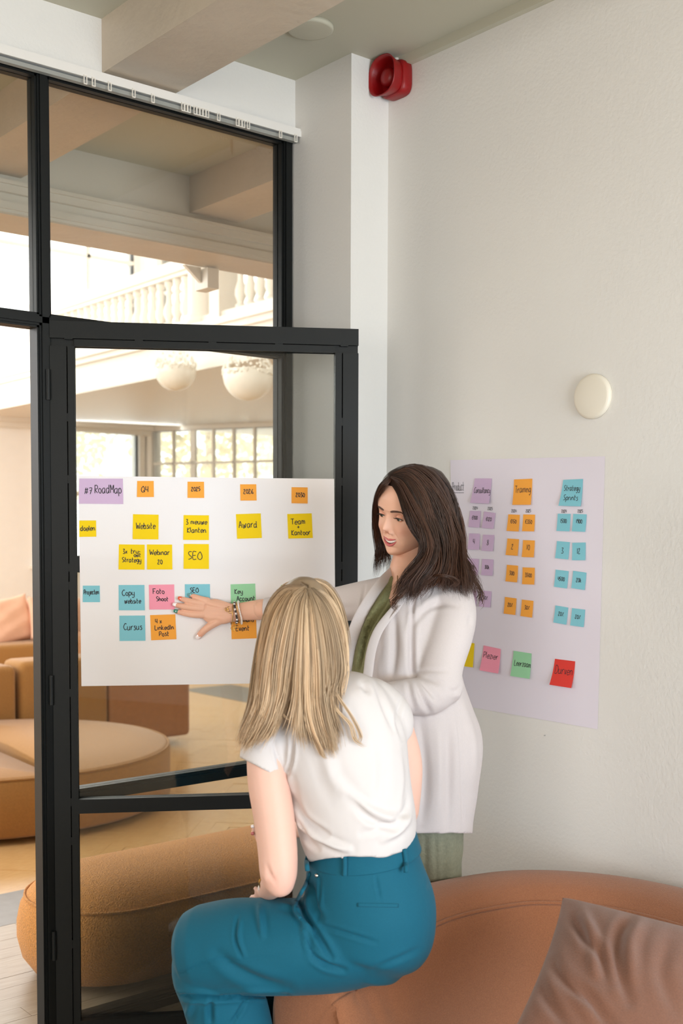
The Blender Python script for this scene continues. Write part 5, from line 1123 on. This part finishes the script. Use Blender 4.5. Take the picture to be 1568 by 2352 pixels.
# trousers
q = MB()
st(q, [(828, 1905, 2.61, 119, .114), (832, 1955, 2.61, 126, .121), (838, 2010, 2.615, 138, .130), (846, 2070, 2.625, 152, .145), (850, 2120, 2.635, 150, .150), (845, 2165, 2.64, 138, .145), (835, 2200, 2.64, 100, .12)], 44, dome=(.1, .5))
st(q, [(865, 2135, 2.635, 112, .13), (800, 2160, 2.62, 110, .12), (700, 2172, 2.62, 108, .11), (600, 2174, 2.63, 107, .10), (530, 2174, 2.65, 106, .098), (464, 2178, 2.67, 100, .092)], 36, dome=(1, .72))
st(q, [(490, 2170, 2.67, 84, .09), (482, 2225, 2.68, 88, .09), (505, 2280, 2.69, 92, .085), (530, 2360, 2.70, 96, .085), (545, 2500, 2.71, 100, .09), (548, 2640, 2.72, 104, .095)], 34, dome=(.8, .1))
st(q, [(850, 2120, 2.76, 90, .10), (720, 2150, 2.83, 84, .09), (620, 2180, 2.86, 76, .085), (606, 2260, 2.84, 78, .08), (614, 2400, 2.84, 82, .08), (614, 2580, 2.84, 84, .085)], 30, dome=(1, .1))
tp = remesh(q, .005, 5); ripple(tp, 8, .003, 4)
folds(tp, [([(690, 2040), (694, 2080), (712, 2120), (740, 2165), (760, 2200)], 6, -.012), ([(676, 2070), (690, 2110), (720, 2140)], 5, .008), ([(700, 2150), (715, 2190), (745, 2215), (790, 2228)], 6, -.012), ([(695, 2130), (708, 2180), (735, 2210)], 6, .010),
  ([(595, 2080), (598, 2110), (602, 2150)], 6, .008), ([(545, 2110), (542, 2160), (558, 2200)], 4, -.005), ([(552, 2110), (548, 2150), (560, 2195)], 4, .004), ([(735, 2125), (800, 2145), (865, 2165)], 4, -.006), ([(388, 2250), (440, 2225), (495, 2206), (560, 2206), (640, 2196)], 3, -.004),
  ([(660, 2270), (600, 2255), (540, 2225), (500, 2190)], 12, -.010), ([(395, 2288), (480, 2290), (570, 2287), (660, 2287)], 5, -.022), ([(390, 2250), (396, 2280), (420, 2310)], 5, -.008), ([(565, 2296), (545, 2330), (530, 2352)], 4, -.008), ([(484, 2300), (483, 2352)], 6, -.010), ([(440, 2305), (425, 2340)], 6, .008),
  ([(862, 2010), (868, 2040), (874, 2070)], 3, -.004), ([(640, 2075), (690, 2090)], 6, .005), ([(960, 2180), (920, 2200), (860, 2225)], 6, -.004), ([(735, 2015), (733, 2060), (728, 2120)], 3, -.004), ([(716, 2030), (720, 2075), (735, 2110)], 7, -.010), ([(990, 2000), (985, 2040)], 4, -.005)])
T_p = link('trousers', tp, 'teal', pb, True); bvp = bvh(tp)
# waistband, loops, rivet, welt pocket
q = MB(); st(q, [(828, 1896, 2.61, 122, .118), (829, 1918, 2.61, 125, .121), (832, 1940, 2.612, 129, .124), (834, 1960, 2.615, 134, .129)], 48, dome=(0, 0)); wbm = bpy.data.meshes.new('waistband'); wbm.from_pydata([tuple(map(float, v)) for v in q.v], [], q.f); fixn(wbm); link('waistband', wbm, 'teal', pb, True)
bvw = bvh(wbm)
for pts in ([(791, 1958), (792, 1985), (791, 2012)], [(928, 1950), (932, 1980), (932, 2004)], [(708, 1966), (704, 1980), (706, 2000)]):
    q = MB(); strip(q, pts, bvw, 5.5, .0045, .006, 14, 2.5); q.obj('belt_loop', 'teal', pb, smooth=True)
q = MB(); strip(q, [(820, 2078), (870, 2079), (915, 2080)], bvp, 4.5, .0012, .0008, 16, 2.5); q.obj('welt_pocket', 'teal', pb, smooth=True)
q = MB(); c = hit(bvp, 727, 2011, .004, 2.5); q.rings(lathe([(.001, .003), (.0042, .002), (.0045, 0), (.0045, -.003)], c, -CF, 10)); q.obj('rivet', 'chrome', pb, smooth=True)
q = MB(); strip(q, [(712, 2005), (700, 2035), (684, 2065), (676, 2090), (690, 2110)], bvp, 4.5, .004, .003, 24, 2.5); q.obj('pocket_edge', 'teal', pb, smooth=True)
# bracelets at the left wrist
def wl_(cx_, cy_, t_, rx, ry, rt, n_, tilt=.35): return [P(cx_ + rx * math.cos(a), cy_ + ry * math.sin(a) + tilt * rx * math.cos(a), t_ + rt * math.sin(a + 1.2)) for a in np.linspace(0, 2 * math.pi, n_, endpoint=False)]
beads('bracelet', wl_(617, 2046, 2.66, 22, 12, .03, 34, .3), .0036, 'pearl', pb)
q = MB(); l_ = wl_(612, 2036, 2.62, 17, 18, .03, 40, .5); q.rings(tube_rings(l_ + [l_[0]], .0016, 6)); q.obj('gold_bracelet', 'gold', pb)
for x, y in ((540, 2640), (600, 2590)):
    q = MB(); b0 = P(x, y, 2.74 if x < 570 else 2.86) * np.array([1, 1, 0]); f_ = np.array([-.75, .45, 0]); f_ /= np.linalg.norm(f_)
    q.rings([[b0 + f_ * a + np.cross(f_, DZ) * w_ * math.cos(t_) + DZ * (h_ * (.5 + .5 * math.sin(t_)) + .002) for t_ in np.arange(16) * math.pi / 8] for a, w_, h_ in ((-.08, .02, .06), (-.06, .034, .10), (0, .036, .10), (.08, .044, .06), (.14, .038, .05), (.175, .014, .03))]); q.obj('shoe', 'sneaker', pb, smooth=True)
# hair
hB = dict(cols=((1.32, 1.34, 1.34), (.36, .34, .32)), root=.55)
GB_ = [
 [(700, 1350, 2.49), (655, 1352, 2.51), (622, 1388, 2.52), (603, 1450, 2.51), (592, 1530, 2.49), (584, 1610, 2.465), (565, 1680, 2.455), (548, 1737, 2.47)],
 [(701, 1352, 2.475), (662, 1368, 2.47), (635, 1420, 2.45), (618, 1500, 2.44), (608, 1580, 2.44), (600, 1640, 2.44), (578, 1690, 2.445), (556, 1724, 2.46)],
 [(702, 1354, 2.465), (674, 1385, 2.44), (655, 1450, 2.43), (642, 1530, 2.43), (636, 1600, 2.44), (622, 1650, 2.44), (604, 1685, 2.445), (585, 1708, 2.45)],
 [(703, 1356, 2.46), (688, 1395, 2.435), (680, 1470, 2.425), (672, 1540, 2.43), (664, 1590, 2.445), (652, 1625, 2.45), (640, 1655, 2.45), (628, 1682, 2.45)],
 [(705, 1357, 2.46), (704, 1400, 2.435), (706, 1480, 2.425), (708, 1550, 2.43), (712, 1610, 2.44), (722, 1660, 2.445), (738, 1705, 2.45), (752, 1742, 2.455)],
 [(708, 1356, 2.46), (722, 1400, 2.44), (732, 1470, 2.43), (737, 1540, 2.435), (738, 1600, 2.445), (750, 1655, 2.45), (766, 1700, 2.455), (774, 1740, 2.46)],
 [(711, 1354, 2.47), (738, 1388, 2.46), (758, 1440, 2.455), (768, 1500, 2.46), (768, 1555, 2.465), (758, 1600, 2.46), (768, 1650, 2.46), (776, 1690, 2.46)],
 [(713, 1350, 2.485), (750, 1366, 2.495), (776, 1410, 2.51), (790, 1470, 2.515), (794, 1520, 2.52), (786, 1548, 2.52), (770, 1570, 2.51), (755, 1590, 2.50)]]
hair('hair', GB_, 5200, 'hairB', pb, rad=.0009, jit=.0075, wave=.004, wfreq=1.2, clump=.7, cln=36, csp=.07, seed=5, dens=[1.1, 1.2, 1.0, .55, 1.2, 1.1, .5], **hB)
gF = [[(700, 1349, 2.49), (685, 1338, 2.53), (655, 1345, 2.56), (632, 1372, 2.57), (612, 1420, 2.55), (602, 1480, 2.54), (596, 1540, 2.53)], [(706, 1349, 2.49), (706, 1336, 2.54), (730, 1334, 2.56), (756, 1352, 2.56), (778, 1395, 2.55), (792, 1460, 2.545), (796, 1520, 2.54)]]
hair('hair', [gF[0], [(x + 6, y + 4, t_ - .02) for x, y, t_ in gF[0]]], 600, 'hairB', pb, rad=.0009, jit=.005, seed=6, **hB)
hair('hair', [gF[1], [(x - 6, y + 4, t_ - .02) for x, y, t_ in gF[1]]], 600, 'hairB', pb, rad=.0009, jit=.005, seed=7, **hB)
for k, w_ in enumerate([[(752, 1560, 2.46), (775, 1600, 2.455), (808, 1650, 2.45), (826, 1690, 2.45), (818, 1706, 2.455)], [(745, 1570, 2.46), (768, 1625, 2.45), (800, 1660, 2.45), (812, 1696, 2.45), (842, 1716, 2.455)], [(640, 1625, 2.445), (655, 1648, 2.44), (680, 1648, 2.44), (694, 1625, 2.44)], [(612, 1640, 2.44), (598, 1672, 2.44), (560, 1690, 2.45), (549, 1720, 2.46)], [(722, 1640, 2.445), (716, 1680, 2.45), (735, 1730, 2.455), (748, 1742, 2.455)]]):
    hair('hair', [w_, [(x + 4, y + 3, t_) for x, y, t_ in w_]], 16, 'hairB', pb, rad=.0008, jit=.003, seed=40 + k, lens=(.9, 1), **hB)
q = MB(); st(q, [(698, 1385, 2.56, 62, .075), (693, 1440, 2.555, 88, .10), (692, 1500, 2.55, 92, .098), (690, 1560, 2.53, 78, .075), (690, 1610, 2.50, 42, .03)], 26)
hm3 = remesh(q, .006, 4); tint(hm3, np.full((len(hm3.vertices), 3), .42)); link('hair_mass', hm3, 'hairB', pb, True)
q = MB(); beads('x', [P(700, 1350, 2.5)], .001, 'pearl', pb); bpy.data.objects.remove(bpy.data.objects['x'])

# ---------------------------------------------------------------- big cushion on the rust sofa, creases in the upholstery
MT['throw'] = mat('rust brown wool', (122, 80, 60), .95, var=.18, vscale=420, bump=.8, bscale=420, sheen=.25)
def pillow4(cor, d, n=90):
    c = [P(*q) for q in cor]; nn = np.cross(c[1] - c[0], c[3] - c[0]); nn /= np.linalg.norm(nn)
    if nn @ CF > 0: nn = -nn
    u = np.linspace(-1, 1, n); V = []; Fs = []
    for sgn in (1, -1):
        for i in range(n):
            for j in range(n):
                x, y = u[j], u[i]; a, b = (x * (1 - .10 * (1 - y * y)) + 1) / 2, (y * (1 - .10 * (1 - x * x)) + 1) / 2
                p = c[0] * (1 - a) * (1 - b) + c[1] * a * (1 - b) + c[2] * a * b + c[3] * (1 - a) * b
                V.append(p + nn * sgn * d * max(0, 1 - x * x) ** .45 * max(0, 1 - y * y) ** .45)
        b0 = 0 if sgn == 1 else n * n
        for i in range(n - 1):
            for j in range(n - 1): Fs.append((b0 + i * n + j, b0 + i * n + j + 1, b0 + (i + 1) * n + j + 1, b0 + (i + 1) * n + j))
    me = bpy.data.meshes.new('cushion'); me.from_pydata([tuple(map(float, v)) for v in V], [], Fs); bm = bmesh.new(); bm.from_mesh(me); bmesh.ops.remove_doubles(bm, verts=bm.verts[:], dist=.0008); bmesh.ops.recalc_face_normals(bm, faces=bm.faces[:]); bm.to_mesh(me); bm.free(); return me
pm = pillow4([(1292, 2062, 2.70), (1700, 2160, 2.50), (1600, 2700, 2.05), (1120, 2480, 2.18)], .10)
fixn(pm)
folds(pm, [([(1312, 2085), (1330, 2130), (1380, 2200), (1400, 2260)], 12, -0.0099), ([(1335, 2090), (1360, 2150), (1365, 2230)], 12, 0.0087), ([(1445, 2105), (1420, 2150), (1420, 2220), (1445, 2300)], 12, -0.0112), ([(1470, 2115), (1450, 2170), (1455, 2240)], 13, 0.0074),
  ([(1250, 2165), (1290, 2240), (1350, 2300), (1400, 2352)], 13, -0.0112), ([(1225, 2240), (1260, 2300), (1300, 2352)], 13, -0.0087), ([(1270, 2200), (1330, 2290), (1370, 2340)], 13, 0.0087), ([(1540, 2150), (1520, 2230), (1550, 2320)], 16, -0.0062)])
o = link('cushion', pm, 'throw', None, True, label='large creased rust brown cushion leaning on the curved sofa back', cat='cushion')
folds(sofa_o.data, [([(690, 2290), (730, 2312), (790, 2325), (830, 2322)], 5, -.010), ([(830, 2322), (890, 2318), (960, 2285)], 6, -.006), ([(700, 2310), (760, 2345), (830, 2352)], 7, .008), ([(818, 2262), (816, 2300), (815, 2352)], 3, -.005)])
